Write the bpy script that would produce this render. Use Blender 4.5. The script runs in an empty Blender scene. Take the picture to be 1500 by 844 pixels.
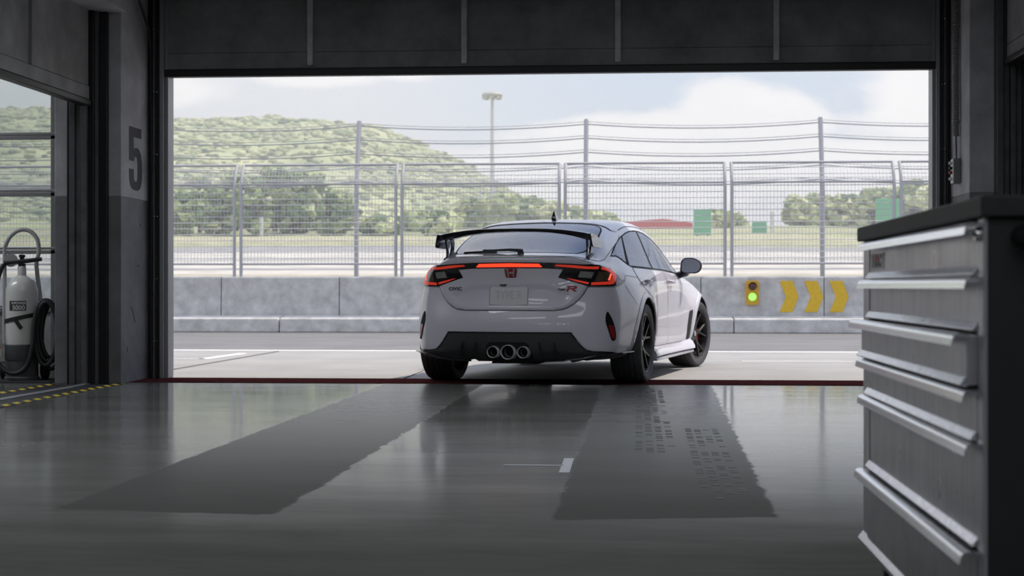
import bpy, bmesh, math, random
from mathutils import Vector, Matrix, geometry
from mathutils.bvhtree import BVHTree
random.seed(7)
R = math.radians
PI = math.pi
SC = bpy.context.scene
COL = SC.collection

# ------------------------------------------------------------------ helpers
def link(o, parent=None):
    COL.objects.link(o)
    if parent is not None:
        o.parent = parent
    return o

def tag(o, label=None, cat=None, group=None, kind=None):
    if label: o['label'] = label
    if cat: o['category'] = cat
    if group: o['group'] = group
    if kind: o['kind'] = kind
    return o

def empty(name, loc=(0, 0, 0), rz=0.0, parent=None):
    o = bpy.data.objects.new(name, None)
    o.empty_display_size = .1
    link(o, parent)
    o.location = loc
    o.rotation_euler = (0, 0, rz)
    return o

def finish(name, bm, mat, parent=None, smooth=False, bevel=0.0, seg=2, auto=None, subsurf=0):
    bmesh.ops.recalc_face_normals(bm, faces=bm.faces)
    me = bpy.data.meshes.new(name)
    bm.to_mesh(me); bm.free()
    return finish_me(name, me, mat, parent, smooth, bevel, seg, auto, subsurf)

def finish_me(name, me, mat, parent=None, smooth=False, bevel=0.0, seg=2, auto=None, subsurf=0):
    mats = mat if isinstance(mat, (list, tuple)) else [mat]
    for m in mats: me.materials.append(m)
    if smooth or auto:
        me.shade_smooth()
        if auto:
            me.set_sharp_from_angle(angle=R(auto))
    o = bpy.data.objects.new(name, me)
    link(o, parent)
    if subsurf:
        s = o.modifiers.new('s', 'SUBSURF'); s.levels = subsurf; s.render_levels = subsurf
    if bevel:
        b = o.modifiers.new('b', 'BEVEL'); b.width = bevel; b.segments = seg; b.limit_method = 'ANGLE'; b.angle_limit = R(35)
    return o

def bm_box(bm, x0, x1, y0, y1, z0, z1, M=None, mi=0):
    co = [(x0,y0,z0),(x1,y0,z0),(x1,y1,z0),(x0,y1,z0),(x0,y0,z1),(x1,y0,z1),(x1,y1,z1),(x0,y1,z1)]
    v = [bm.verts.new(M @ Vector(c) if M else c) for c in co]
    for f in ((0,3,2,1),(4,5,6,7),(0,1,5,4),(1,2,6,5),(2,3,7,6),(3,0,4,7)):
        fc = bm.faces.new([v[i] for i in f]); fc.material_index = mi
    return v

def box(name, x0, x1, y0, y1, z0, z1, mat, parent=None, bevel=0.0, M=None, seg=2):
    bm = bmesh.new(); bm_box(bm, x0, x1, y0, y1, z0, z1, M)
    return finish(name, bm, mat, parent, bevel=bevel, seg=seg)

def bm_tube(bm, pts, r, n=10, closed=False, caps=True, mi=0):
    pts = [Vector(p) for p in pts]
    N = len(pts)
    rs = r if isinstance(r, (list, tuple)) else [r]*N
    rings = []
    up = None
    for i in range(N):
        if closed:
            t = (pts[(i+1) % N]-pts[i-1])
        elif i == 0: t = pts[1]-pts[0]
        elif i == N-1: t = pts[-1]-pts[-2]
        else: t = (pts[i+1]-pts[i]).normalized()+(pts[i]-pts[i-1]).normalized()
        t.normalize()
        if up is None:
            up = Vector((0,0,1)) if abs(t.z) < .9 else Vector((1,0,0))
        a = t.cross(up)
        if a.length < 1e-5: a = t.cross(Vector((0,1,0)))
        a.normalize(); b = a.cross(t).normalized(); up = b
        rings.append([bm.verts.new(pts[i]+(a*math.cos(2*PI*k/n)+b*math.sin(2*PI*k/n))*rs[i]) for k in range(n)])
    for i in range(N if closed else N-1):
        A, B = rings[i], rings[(i+1) % N]
        for k in range(n):
            f = bm.faces.new((A[k], A[(k+1) % n], B[(k+1) % n], B[k])); f.material_index = mi
    if caps and not closed:
        for rg in (rings[0], rings[-1]):
            f = bm.faces.new(rg); f.material_index = mi

def tube(name, pts, r, mat, parent=None, n=10, closed=False):
    bm = bmesh.new(); bm_tube(bm, pts, r, n, closed)
    return finish(name, bm, mat, parent, smooth=True, auto=50)

def bm_lathe(bm, prof, M=None, n=32, closed_prof=False, mi=0):
    """prof: list of (r, h) turned round local Z."""
    M = M or Matrix()
    rings = []
    for (r, h) in prof:
        if r < 1e-6:
            rings.append([bm.verts.new(M @ Vector((0, 0, h)))])
        else:
            rings.append([bm.verts.new(M @ Vector((r*math.cos(2*PI*k/n), r*math.sin(2*PI*k/n), h))) for k in range(n)])
    L = len(rings)
    for i in range(L if closed_prof else L-1):
        A, B = rings[i], rings[(i+1) % L]
        for k in range(n):
            k2 = (k+1) % n
            if len(A) == 1 and len(B) == 1: continue
            if len(A) == 1: f = bm.faces.new((A[0], B[k2], B[k]))
            elif len(B) == 1: f = bm.faces.new((A[k], A[k2], B[0]))
            else: f = bm.faces.new((A[k], A[k2], B[k2], B[k]))
            f.material_index = mi

def lathe(name, prof, mat, parent=None, M=None, n=32, closed=False, auto=35):
    bm = bmesh.new(); bm_lathe(bm, prof, M, n, closed)
    return finish(name, bm, mat, parent, smooth=True, auto=auto)

def bm_prism(bm, poly, y0, y1, M=None, mi=0):
    """poly in (x, z), extruded along y."""
    M = M or Matrix()
    a = [bm.verts.new(M @ Vector((p[0], y0, p[1]))) for p in poly]
    b = [bm.verts.new(M @ Vector((p[0], y1, p[1]))) for p in poly]
    n = len(poly)
    f = bm.faces.new(a); f.material_index = mi
    f = bm.faces.new(b[::-1]); f.material_index = mi
    for i in range(n):
        f = bm.faces.new((a[i], b[i], b[(i+1) % n], a[(i+1) % n])); f.material_index = mi

def prism(name, poly, y0, y1, mat, parent=None, M=None, bevel=0.0, smooth=False, auto=None):
    bm = bmesh.new(); bm_prism(bm, poly, y0, y1, M)
    return finish(name, bm, mat, parent, bevel=bevel, smooth=smooth, auto=auto)

MX = Matrix(((0,0,1,0),(1,0,0,0),(0,1,0,0),(0,0,0,1)))   # local z -> world x, local x -> y, local y -> z
MY = Matrix(((1,0,0,0),(0,0,1,0),(0,-1,0,0),(0,0,0,1)))  # local z -> world y

def text_mesh(name, body, size, M, mat, parent=None, depth=.002, align='CENTER', shear=0.0, sx=1.0, spacing=1.0, bold=0.0):
    cu = bpy.data.curves.new(name, 'FONT')
    cu.body = body; cu.size = size; cu.extrude = depth; cu.align_x = align; cu.align_y = 'CENTER'
    cu.shear = shear; cu.space_character = spacing; cu.offset = bold
    tmp = bpy.data.objects.new(name+'_tmp', cu)
    COL.objects.link(tmp)
    dg = bpy.context.evaluated_depsgraph_get()
    me = bpy.data.meshes.new_from_object(tmp.evaluated_get(dg))
    bpy.data.objects.remove(tmp)
    me.transform(M @ Matrix.Diagonal((sx, 1, 1, 1)))
    me.materials.clear()
    return finish_me(name, me, mat, parent)

def catmull(pts, n=6, closed=True):
    out = []; N = len(pts)
    for i in range(N if closed else N-1):
        if closed:
            p0, p1, p2, p3 = pts[i-1], pts[i], pts[(i+1) % N], pts[(i+2) % N]
        else:
            p0, p1, p2, p3 = pts[max(i-1,0)], pts[i], pts[i+1], pts[min(i+2,N-1)]
        for k in range(n):
            t = k/n
            out.append(tuple(.5*((2*b)+(c-a)*t+(2*a-5*b+4*c-d)*t*t+(3*b-a-3*c+d)*t**3) for a,b,c,d in zip(p0,p1,p2,p3)))
    if not closed: out.append(tuple(pts[-1]))
    return out

def round_poly(pts, r, n=4):
    """round each corner of a polygon (list of 2-tuples); r number or list"""
    out = []; N = len(pts)
    for i in range(N):
        p = Vector(pts[i]).to_2d() if len(pts[i]) == 2 else Vector(pts[i][:2])
        a = Vector(pts[i-1][:2]); b = Vector(pts[(i+1) % N][:2])
        rr = r[i] if isinstance(r, (list, tuple)) else r
        da = a-p; db = b-p
        d = min(rr, da.length*.45, db.length*.45)
        if d < 1e-5: out.append(tuple(p)); continue
        s = p+da.normalized()*d; e = p+db.normalized()*d
        for k in range(n+1):
            t = k/n
            q = s*(1-t)**2+p*2*t*(1-t)+e*t*t
            out.append((q.x, q.y))
    return out

def offset_poly(poly, d):
    """shift a closed 2D polygon outwards by d (negative: inwards)"""
    N = len(poly)
    area = sum(poly[i][0]*poly[(i+1) % N][1]-poly[(i+1) % N][0]*poly[i][1] for i in range(N))
    sgn = 1 if area > 0 else -1
    out = []
    for i in range(N):
        p = Vector(poly[i]); a = Vector(poly[i-1]); b = Vector(poly[(i+1) % N])
        e1 = (p-a); e2 = (b-p)
        if e1.length < 1e-7 or e2.length < 1e-7: out.append(tuple(p)); continue
        e1.normalize(); e2.normalize()
        n1 = Vector((e1.y, -e1.x)); n2 = Vector((e2.y, -e2.x))
        m = n1+n2
        if m.length < 1e-4: m = n1
        m.normalize()
        k = max(.45, m.dot(n1))
        q = p+m*(sgn*d/k)
        out.append((q.x, q.y))
    return out

def in_poly(p, poly):
    x, y = p; c = False; N = len(poly); j = N-1
    for i in range(N):
        xi, yi = poly[i]; xj, yj = poly[j]
        if (yi > y) != (yj > y) and x < (xj-xi)*(y-yi)/(yj-yi)+xi: c = not c
        j = i
    return c

# ------------------------------------------------------------------ materials
def new_mat(name):
    m = bpy.data.materials.new(name); m.use_nodes = True
    return m, m.node_tree.nodes, m.node_tree.links, m.node_tree.nodes['Principled BSDF']

def M_(name, col, rough=.5, metal=0.0, spec=.5, coat=0.0, emit=None, es=0.0, noise=0.0, nscale=8.0, bump=0.0, bscale=40.0, rnoise=0.0, ior=None):
    m, N, L, b = new_mat(name)
    b.inputs['Base Color'].default_value = (*col, 1)
    b.inputs['Roughness'].default_value = rough
    b.inputs['Metallic'].default_value = metal
    b.inputs['Specular IOR Level'].default_value = spec
    if ior: b.inputs['IOR'].default_value = ior
    if coat:
        b.inputs['Coat Weight'].default_value = coat; b.inputs['Coat Roughness'].default_value = .03
    if emit:
        b.inputs['Emission Color'].default_value = (*emit, 1); b.inputs['Emission Strength'].default_value = es
    if noise or rnoise or bump:
        tc = N.new('ShaderNodeTexCoord')
    if noise or rnoise:
        nt = N.new('ShaderNodeTexNoise'); nt.inputs['Scale'].default_value = nscale; nt.inputs['Detail'].default_value = 6
        nt.inputs['Roughness'].default_value = .62
        L.new(tc.outputs['Object'], nt.inputs['Vector'])
        if noise:
            mp = N.new('ShaderNodeMapRange'); mp.inputs[1].default_value = .3; mp.inputs[2].default_value = .7
            mp.inputs[3].default_value = 1-noise; mp.inputs[4].default_value = 1+noise
            L.new(nt.outputs['Fac'], mp.inputs[0])
            mx = N.new('ShaderNodeMix'); mx.data_type = 'RGBA'; mx.blend_type = 'MULTIPLY'; mx.inputs[0].default_value = 1
            mx.inputs[6].default_value = (*col, 1)
            L.new(mp.outputs[0], mx.inputs[7]); L.new(mx.outputs[2], b.inputs['Base Color'])
        if rnoise:
            mr = N.new('ShaderNodeMapRange'); mr.inputs[1].default_value = .3; mr.inputs[2].default_value = .7
            mr.inputs[3].default_value = max(.02, rough-rnoise); mr.inputs[4].default_value = rough+rnoise
            L.new(nt.outputs['Fac'], mr.inputs[0]); L.new(mr.outputs[0], b.inputs['Roughness'])
    if bump:
        nb = N.new('ShaderNodeTexNoise'); nb.inputs['Scale'].default_value = bscale; nb.inputs['Detail'].default_value = 4
        L.new(tc.outputs['Object'], nb.inputs['Vector'])
        bp = N.new('ShaderNodeBump'); bp.inputs['Strength'].default_value = bump; bp.inputs['Distance'].default_value = .01
        L.new(nb.outputs['Fac'], bp.inputs['Height']); L.new(bp.outputs[0], b.inputs['Normal'])
    return m

def glass_mat(name, tint=(.5,.55,.6), refl=(.9,.93,1.0), ior=1.5, rough=0.0):
    m = bpy.data.materials.new(name); m.use_nodes = True
    N = m.node_tree.nodes; L = m.node_tree.links
    N.clear()
    out = N.new('ShaderNodeOutputMaterial')
    tr = N.new('ShaderNodeBsdfTransparent'); tr.inputs[0].default_value = (*tint, 1)
    gl = N.new('ShaderNodeBsdfGlossy'); gl.inputs[0].default_value = (*refl, 1); gl.inputs['Roughness'].default_value = rough
    fr = N.new('ShaderNodeFresnel'); fr.inputs[0].default_value = ior
    mx = N.new('ShaderNodeMixShader')
    L.new(fr.outputs[0], mx.inputs[0]); L.new(tr.outputs[0], mx.inputs[1]); L.new(gl.outputs[0], mx.inputs[2])
    L.new(mx.outputs[0], out.inputs[0])
    return m
# ================================================================== THE SETTING
CONC = M_('raw_concrete', (.40,.40,.42), rough=.85, noise=.22, nscale=3.5, bump=.35, bscale=26)
CONC_DK = M_('dark_painted_concrete', (.165,.163,.176), rough=.75, noise=.25, nscale=3.0, bump=.3, bscale=24)
BLK = M_('black_steel', (.012,.012,.013), rough=.45, noise=.2, nscale=20)
CHAR = M_('charcoal_steel', (.09,.09,.093), rough=.5, noise=.25, nscale=9, rnoise=.12)
DOORM = M_('charcoal_door_panel', (.24,.24,.243), rough=.55, noise=.35, nscale=2.6)
RIBM = M_('grey_door_rib', (.60,.60,.61), rough=.5, noise=.15, nscale=12)
ALU = M_('grey_aluminium', (.33,.33,.34), rough=.4, metal=.6, noise=.1, nscale=20)
CEILM = M_('dark_ceiling', (.10,.10,.10), rough=.9, noise=.15, nscale=3)

def floor_mat():
    m, N, L, b = new_mat('polished_garage_floor')
    tc = N.new('ShaderNodeTexCoord')
    sep = N.new('ShaderNodeSeparateXYZ'); L.new(tc.outputs['Object'], sep.inputs[0])
    def math_(op, a, bb, clamp=False):
        n = N.new('ShaderNodeMath'); n.operation = op; n.use_clamp = clamp
        for i, v in enumerate((a, bb)):
            if v is None: continue
            if isinstance(v, (int, float)): n.inputs[i].default_value = v
            else: L.new(v, n.inputs[i])
        return n.outputs[0]
    def noise(scale, detail=6, rough=.6, vec=None, dist=0):
        n = N.new('ShaderNodeTexNoise'); n.inputs['Scale'].default_value = scale; n.inputs['Detail'].default_value = detail
        n.inputs['Roughness'].default_value = rough; n.inputs['Distortion'].default_value = dist
        L.new(vec or tc.outputs['Object'], n.inputs['Vector']); return n.outputs['Fac']
    def ramp(v, a, c, lo, hi):
        n = N.new('ShaderNodeMapRange'); n.inputs[1].default_value = a; n.inputs[2].default_value = c
        n.inputs[3].default_value = lo; n.inputs[4].default_value = hi; L.new(v, n.inputs[0]); return n.outputs[0]
    stretch = N.new('ShaderNodeMapping'); stretch.inputs['Scale'].default_value = (.6, 2.4, 1)
    L.new(tc.outputs['Object'], stretch.inputs['Vector'])
    big = noise(1.1, 7, .65, stretch.outputs[0]); fine = noise(9, 8, .7, stretch.outputs[0]); edge = noise(7, 5, .7)
    # darker matt bands in the floor (four-sided, given by their edges)
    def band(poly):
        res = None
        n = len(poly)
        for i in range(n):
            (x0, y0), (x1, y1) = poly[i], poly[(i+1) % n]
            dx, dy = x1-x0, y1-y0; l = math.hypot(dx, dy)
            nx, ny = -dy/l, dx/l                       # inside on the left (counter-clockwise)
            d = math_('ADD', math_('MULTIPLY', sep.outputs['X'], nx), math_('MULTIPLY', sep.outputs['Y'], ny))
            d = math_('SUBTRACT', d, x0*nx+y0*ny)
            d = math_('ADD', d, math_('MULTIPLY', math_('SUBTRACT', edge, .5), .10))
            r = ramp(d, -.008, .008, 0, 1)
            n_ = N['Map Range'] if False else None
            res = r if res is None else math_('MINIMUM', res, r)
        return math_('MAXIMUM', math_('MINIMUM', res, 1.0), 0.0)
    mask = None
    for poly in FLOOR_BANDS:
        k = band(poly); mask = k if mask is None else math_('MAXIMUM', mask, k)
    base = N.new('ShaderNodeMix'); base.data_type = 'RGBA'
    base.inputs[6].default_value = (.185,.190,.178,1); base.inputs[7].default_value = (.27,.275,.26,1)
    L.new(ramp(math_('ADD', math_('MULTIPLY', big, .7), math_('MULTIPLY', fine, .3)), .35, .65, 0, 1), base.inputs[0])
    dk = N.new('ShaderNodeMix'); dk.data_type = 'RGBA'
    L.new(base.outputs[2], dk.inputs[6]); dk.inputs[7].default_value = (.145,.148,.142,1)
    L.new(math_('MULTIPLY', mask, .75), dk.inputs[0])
    L.new(dk.outputs[2], b.inputs['Base Color'])
    # reflection fall-off put into the gloss: strong by the door, dull deeper in
    refl_fade = ramp(math_('ADD', sep.outputs['Y'], math_('MULTIPLY', math_('SUBTRACT', big, .5), 1.0)), 4.0, 12.2, 0, 1)
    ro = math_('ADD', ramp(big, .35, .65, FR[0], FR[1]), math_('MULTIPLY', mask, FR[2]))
    ro = math_('ADD', ro, math_('MULTIPLY', math_('SUBTRACT', 1.0, refl_fade), .12))
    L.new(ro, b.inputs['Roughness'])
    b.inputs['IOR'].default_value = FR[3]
    lev = math_('MULTIPLY', math_('POWER', refl_fade, 4.2), .95)
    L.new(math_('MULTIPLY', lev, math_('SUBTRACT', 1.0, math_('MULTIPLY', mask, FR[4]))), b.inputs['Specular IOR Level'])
    wv = noise(2.2, 3, .5, stretch.outputs[0])
    bp = N.new('ShaderNodeBump'); bp.inputs['Strength'].default_value = .05; bp.inputs['Distance'].default_value = .02
    L.new(wv, bp.inputs['Height']); L.new(bp.outputs[0], b.inputs['Normal'])
    return m
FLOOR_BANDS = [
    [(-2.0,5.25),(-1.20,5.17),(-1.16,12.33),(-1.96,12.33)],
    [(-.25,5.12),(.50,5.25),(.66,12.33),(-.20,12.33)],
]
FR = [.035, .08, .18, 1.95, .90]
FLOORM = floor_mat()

def structure(o): o['kind'] = 'structure'; return o

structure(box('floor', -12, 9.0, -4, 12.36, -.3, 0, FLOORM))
structure(box('ceiling', -12, 9.0, -4, 12.98, 3.3, 3.5, CEILM))
structure(box('wall_back', -12, 9.0, -4.2, -4, 0, 3.5, CONC_DK))
# threshold under the big door
SILLM = M_('oxide_red_threshold', (.095,.028,.028), rough=.9, spec=0.0, noise=.3, nscale=12, bump=.2, bscale=30)
structure(box('trim_1', -11.4, 8.6, 12.36, 12.99, -.1, .004, SILLM))

# pillars beside the doorway: lower band dark, upper band raw concrete
def pillar(name, x0, x1, y0, y1):
    p = structure(box(name, x0, x1, y0, y1, 1.51, 3.3, CONC, bevel=.006))
    q = box('painted_dado', x0, x1, y0, y1, 0, 1.51, CONC_DK, p, bevel=.006)
    return p
XL, XR = -4.07, 2.63
pl = pillar('wall_left', -4.62, XL, 12.15, 12.85)
# the painted bay number on the left pillar
def digit5():
    w, h = .34, .52
    pts_o = [(0,1),(.93,1),(.93,.86),(.34,.86),(.34,.62)]
    outer = [(0,1),(.94,1),(.94,.845),(.36,.845),(.36,.64),(.42,.665),(.55,.685),(.75,.67),(.90,.60),(.98,.49),(1.0,.34),(.99,.2),(.93,.10),(.83,.035),(.66,0),(.42,0),(.2,.02),(.08,.07),(.01,.16),(0,.26),(0,.33),(.36,.33),(.36,.24),(.39,.165),(.46,.14),(.55,.14),(.61,.165),(.64,.23),(.64,.42),(.62,.50),(.56,.54),(.47,.54),(.40,.51),(.37,.46),(0,.46)]
    return [(p[0]*w, p[1]*h) for p in outer]
bm = bmesh.new()
MF = Matrix(((0,1,0,0),(1,0,0,0),(0,0,1,0),(0,0,0,1)))     # x->y, y->x
bm_prism(bm, [(12.345+p[0], 1.58+p[1]) for p in digit5()], XL-.001, XL+.0015, MF)
finish('bay_number', bm, M_('black_wall_paint', (.03,.03,.033), rough=.7, noise=.2, nscale=30), pl)
# scratches and scuffs on the dado
bm = bmesh.new()
for (y, z, l, a) in [(12.40,.62,.16,-.9),(12.62,1.28,.08,.5),(12.30,.25,.05,1.4),(12.55,.95,.05,.2)]:
    bm_tube(bm, [(XL+.001, y+l*k*math.cos(a)/4, z+l*k*math.sin(a)/4+.01*math.sin(k)) for k in range(5)], .003, 5)
finish('scuff_mark', bm, BLK, pl)
pr = pillar('wall_right', XR, 2.83, 12.15, 12.85)
# facade outside: lintel, unseen overhang sized to shade the sill, outer piers
FAC = M_('facade_concrete', (.40,.40,.40), rough=.85, noise=.15, nscale=2)
structure(box('trim_2', -12, 9, 12.98, 13.06, 2.63, 4.6, FAC))
structure(box('trim_3', -12, 12, 13.05, 13.66, 2.74, 2.95, FAC))
structure(box('trim_17', 2.66, 8.6, 12.86, 12.975, 0, 2.62, FAC))
structure(box('trim_18', -4.62, -4.09, 12.86, 12.975, 0, 2.62, FAC))
structure(box('trim_4', 8.6, 9.0, 12.15, 13.05, 0, 3.3, FAC))
structure(box('trim_5', -12, -11.4, 12.15, 13.05, 0, 3.3, FAC))
structure(box('wall_far_left', -12.2, -12, -4, 13.05, 0, 3.5, CONC_DK))
structure(box('wall_far_right', 9.0, 9.2, -4, 13.05, 0, 3.5, CONC_DK))

# side-door guide posts at both pillars
def guide(name, xs, y0, y1, parent=None, z1=3.3):
    bm = bmesh.new()
    for (a, c, ya, mi) in xs:
        bm_box(bm, a, c, ya, y1, 0, z1, mi=mi)
    return structure(finish(name, bm, [CHAR, BLK], parent, bevel=.003))
guide('trim_6', [(-4.47,-4.44,12.02,1),(-4.44,-4.395,11.99,0),(-4.39,-4.35,12.0,0),(-4.345,-4.30,11.99,0),(-4.30,-4.255,12.03,1),(-4.255,-4.235,12.06,0),(-4.235,-4.17,12.10,1)], 0, 12.16)
guide('trim_7', [(2.815,2.86,12.03,0),(2.865,2.91,12.06,0),(2.915,2.95,12.02,0),(2.955,3.0,12.05,0),(3.0,3.05,12.02,1)], 0, 12.16)
structure(box('wall_side_right', 3.05, 3.4, 12.15, 12.85, 0, 3.3, CONC))

# guide rails and jamb of the big door
def jamb(name, s):
    # s=-1 left, +1 right ; wall face at xw, clear opening edge at xo
    xw, xo = (XL, -3.905) if s < 0 else (XR, 2.488)
    def X(t): return xw+(xo-xw)*t
    def bx(bm, t0, t1, y0, y1, mi):
        a, c = sorted((X(t0), X(t1))); bm_box(bm, a, c, y0, y1, 0.004, 3.28, mi=mi)
    bm = bmesh.new()
    bx(bm, -.1, .30, 12.851, 12.97, 1); bx(bm, .30, .40, 12.82, 12.97, 0); bx(bm, .40, .62, 12.86, 12.97, 1)
    o = structure(finish(name, bm, [CHAR, BLK], bevel=.002))
    bm = bmesh.new(); bx(bm, .62, .82, 12.84, 12.975, 0); bx(bm, .82, 1.0, 12.88, 13.04, 0)
    finish('jamb', bm, [M_('grey_jamb', (.30,.30,.315), rough=.4, metal=.3), BLK], o, bevel=.003)
    bm = bmesh.new()
    for k in range(7):
        for t in (.36, .46):
            bm_lathe(bm, [(0,-.008),(.006,-.006),(.007,0),(0,.0)], Matrix.Translation((X(t), 12.82 if t < .4 else 12.855, .32+.53*k)) @ Matrix.Rotation(R(90),4,'X') @ Matrix.Scale(-1,4,(0,0,1)), 8)
    finish('bolt', bm, M_('bright_bolt', (.75,.75,.78), rough=.25, metal=1), o, smooth=True)
    # electric cable running down beside the rail
    xs = X(.2)
    tube('cable', [(xs, 12.835, .05), (xs+.004*s, 12.838, .8), (xs-.006*s, 12.835, 1.7), (xs+.004*s, 12.838, 2.45), (xs+.0, 12.82, 2.75), (xs+.02, 12.7, 2.95), (xs+.02, 12.5, 3.1), (xs+.02,12.3,3.29)] if s < 0 else
         [(xs, 12.835, .05), (xs+.004, 12.838, 1.2), (xs-.004, 12.835, 2.2), (xs, 12.835, 3.29)], .012, BLK, o)
    return o
jamb('trim_8', -1); jamb('trim_9', 1)

# the big sectional door, raised: bottom section hangs over the opening
d1 = structure(box('door_1', -3.985, 2.60, 12.89, 12.93, 2.772, 3.30, DOORM))
box('bottom_section', -3.985, 2.60, 12.888, 12.93, 2.632, 2.769, DOORM, d1, bevel=.002)
box('bottom_seal', -3.97, 2.585, 12.87, 12.95, 2.567, 2.632, BLK, d1, bevel=.008)
for x in (-2.676, -1.369, -.084, 1.22):
    box('rib', x-.024, x+.024, 12.845, 12.89, 2.655, 3.30, RIBM, d1, bevel=.004)
# side doors, raised
def side_door(name, x, s, zb, y0, y1):
    d = structure(box(name, x-.02, x+.02, y0, y1, zb+.16, 3.28, DOORM))
    box('bottom_section', x-.022, x+.03 if s < 0 else x+.022, y0, y1, zb+.05, zb+.155, DOORM, d, bevel=.004)
    box('bottom_seal', x-.045, x+.045, y0, y1, zb, zb+.05, BLK, d, bevel=.01)
    k = y0+.6
    while k < y1-.2:
        box('rib', x-.03, x+.03, k-.02, k+.02, zb+.16, 3.28, CHAR, d, bevel=.003); k += 1.28
    return d
side_door('door_2', -4.30, -1, 2.22, -3.9, 11.98)
side_door('door_3', 2.90, 1, 2.47, -3.9, 12.0)
structure(box('trim_10', -4.62, -4.03, -3.9, 12.15, 2.99, 3.3, CONC, bevel=.01))
# solid wall closing the right-hand bay behind its raised door
structure(box('wall_right_bay', 4.6, 4.8, -4, 12.85, 0, 3.3, CONC_DK))
structure(box('wall_right_front', 3.4, 8.6, 12.4, 12.85, 0, 3.3, CONC_DK))

# floor track and hazard tape under the left side door
hz, N, L, b = new_mat('hazard_tape')
tc = N.new('ShaderNodeTexCoord'); sp = N.new('ShaderNodeSeparateXYZ'); L.new(tc.outputs['Object'], sp.inputs[0])
a1 = N.new('ShaderNodeMath'); a1.operation = 'MULTIPLY_ADD'; a1.inputs[1].default_value = 1.6
L.new(sp.outputs['X'], a1.inputs[0]); L.new(sp.outputs['Y'], a1.inputs[2])
a2 = N.new('ShaderNodeMath'); a2.operation = 'PINGPONG'; a2.inputs[1].default_value = .09; L.new(a1.outputs[0], a2.inputs[0])
a3 = N.new('ShaderNodeMath'); a3.operation = 'GREATER_THAN'; a3.inputs[1].default_value = .045; L.new(a2.outputs[0], a3.inputs[0])
mx = N.new('ShaderNodeMix'); mx.data_type = 'RGBA'; mx.inputs[6].default_value = (.02,.02,.02,1); mx.inputs[7].default_value = (.62,.46,.03,1)
L.new(a3.outputs[0], mx.inputs[0]); L.new(mx.outputs[2], b.inputs['Base Color']); b.inputs['Roughness'].default_value = .6
tr = structure(box('trim_11', -4.66, -4.02, -3.9, 12.02, 0, .003, M_('black_floor_strip', (.02,.02,.022), rough=.6)))
box('hazard_tape', -4.11, -4.03, -3.9, 12.14, .003, .005, hz, tr)
box('hazard_tape', -4.62, -4.54, -3.9, 12.02, .003, .005, hz, tr)
box('floor_rail', -4.33, -4.27, -3.9, 12.0, .003, .012, ALU, tr, bevel=.003)

# markings painted on the floor
WHT = M_('white_floor_paint', (.62,.64,.68), rough=.5, noise=.1, nscale=30)
o = box('trim_12', -.54, -.28, 6.685, 6.71, 0, .002, WHT); structure(o)
box('end_bar', -.288, -.244, 6.44, 6.98, 0, .002, WHT, o)
# tyre marks
TM = M_('tyre_mark', (.15,.154,.146), rough=.5, ior=1.2)
def tyre_mark(name, p0, p1, w):
    bm = bmesh.new()
    d = Vector((p1[0]-p0[0], p1[1]-p0[1])); n = int(d.length/.055); t = d.normalized(); q = Vector((-t.y, t.x))
    for i in range(n):
        for lane in (-.36, -.12, .12, .36):
            if random.random() < .45+.3*abs(i/n-.5): continue
            c = Vector(p0)+t*(i*.055)+q*(lane*w)
            bm_box(bm, -.5, .5, -.5, .5, 0, .0012, Matrix.Translation((c.x, c.y, 0)) @ Matrix.Rotation(math.atan2(t.y, t.x), 4, 'Z') @ Matrix.Diagonal((.036, w*.16, 1, 1)))
    return structure(finish(name, bm, TM))
tyre_mark('trim_13', (.36,5.7), (.40,8.6), .2)
tyre_mark('trim_14', (.13,7.3), (.16,11.9), .22)
HAZE = .0040
# ================================================================== OUTSIDE
APR = M_('sunlit_apron_concrete', (.285,.281,.272), rough=.8, noise=.12, nscale=1.1, bump=.15, bscale=30)
ASPH = M_('pit_lane_asphalt', (.150,.148,.148), rough=.85, noise=.16, nscale=.9, bump=.2, bscale=60)
BARC = M_('barrier_concrete', (.52,.50,.475), rough=.9, noise=.24, nscale=4.5, bump=.3, bscale=22)
WLINE = M_('white_road_paint', (.75,.74,.72), rough=.6, noise=.1, nscale=8)
DARKL = M_('joint_sealant', (.12,.115,.105), rough=.8)
structure(box('ground', -60, 60, 12.99, 19.0, -.3, 0, APR))
structure(box('pit_lane', -60, 60, 19.0, 34.5, -.3, -.002, ASPH))
o = structure(box('trim_15', -60, 60, 18.70, 18.88, 0, .003, WLINE))
box('thin_line', 1.2, 12, 16.35, 16.42, 0, .003, WLINE, o)
box('thin_line', -12, -4.6, 16.48, 16.54, 0, .003, WLINE, o)
bm = bmesh.new()
bm_prism(bm, [(-4.66,16.48),(-4.56,16.48),(-4.48,17.9),(-4.58,17.9)], 0, .003, Matrix(((1,0,0,0),(0,0,1,0),(0,1,0,0),(0,0,0,1))))
finish('slanted_line', bm, WLINE, o)
bm = bmesh.new()
bm_tube(bm, [(-4.29,13.0,0), (-4.22,18.4,0)], .012, 6); bm_tube(bm, [(-1.9,13.0,0), (-1.9,18.7,0)], .008, 6); bm_tube(bm, [(2.9,13.0,0), (2.9,18.7,0)], .008, 6)
structure(finish('trim_16', bm, DARKL))

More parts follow.
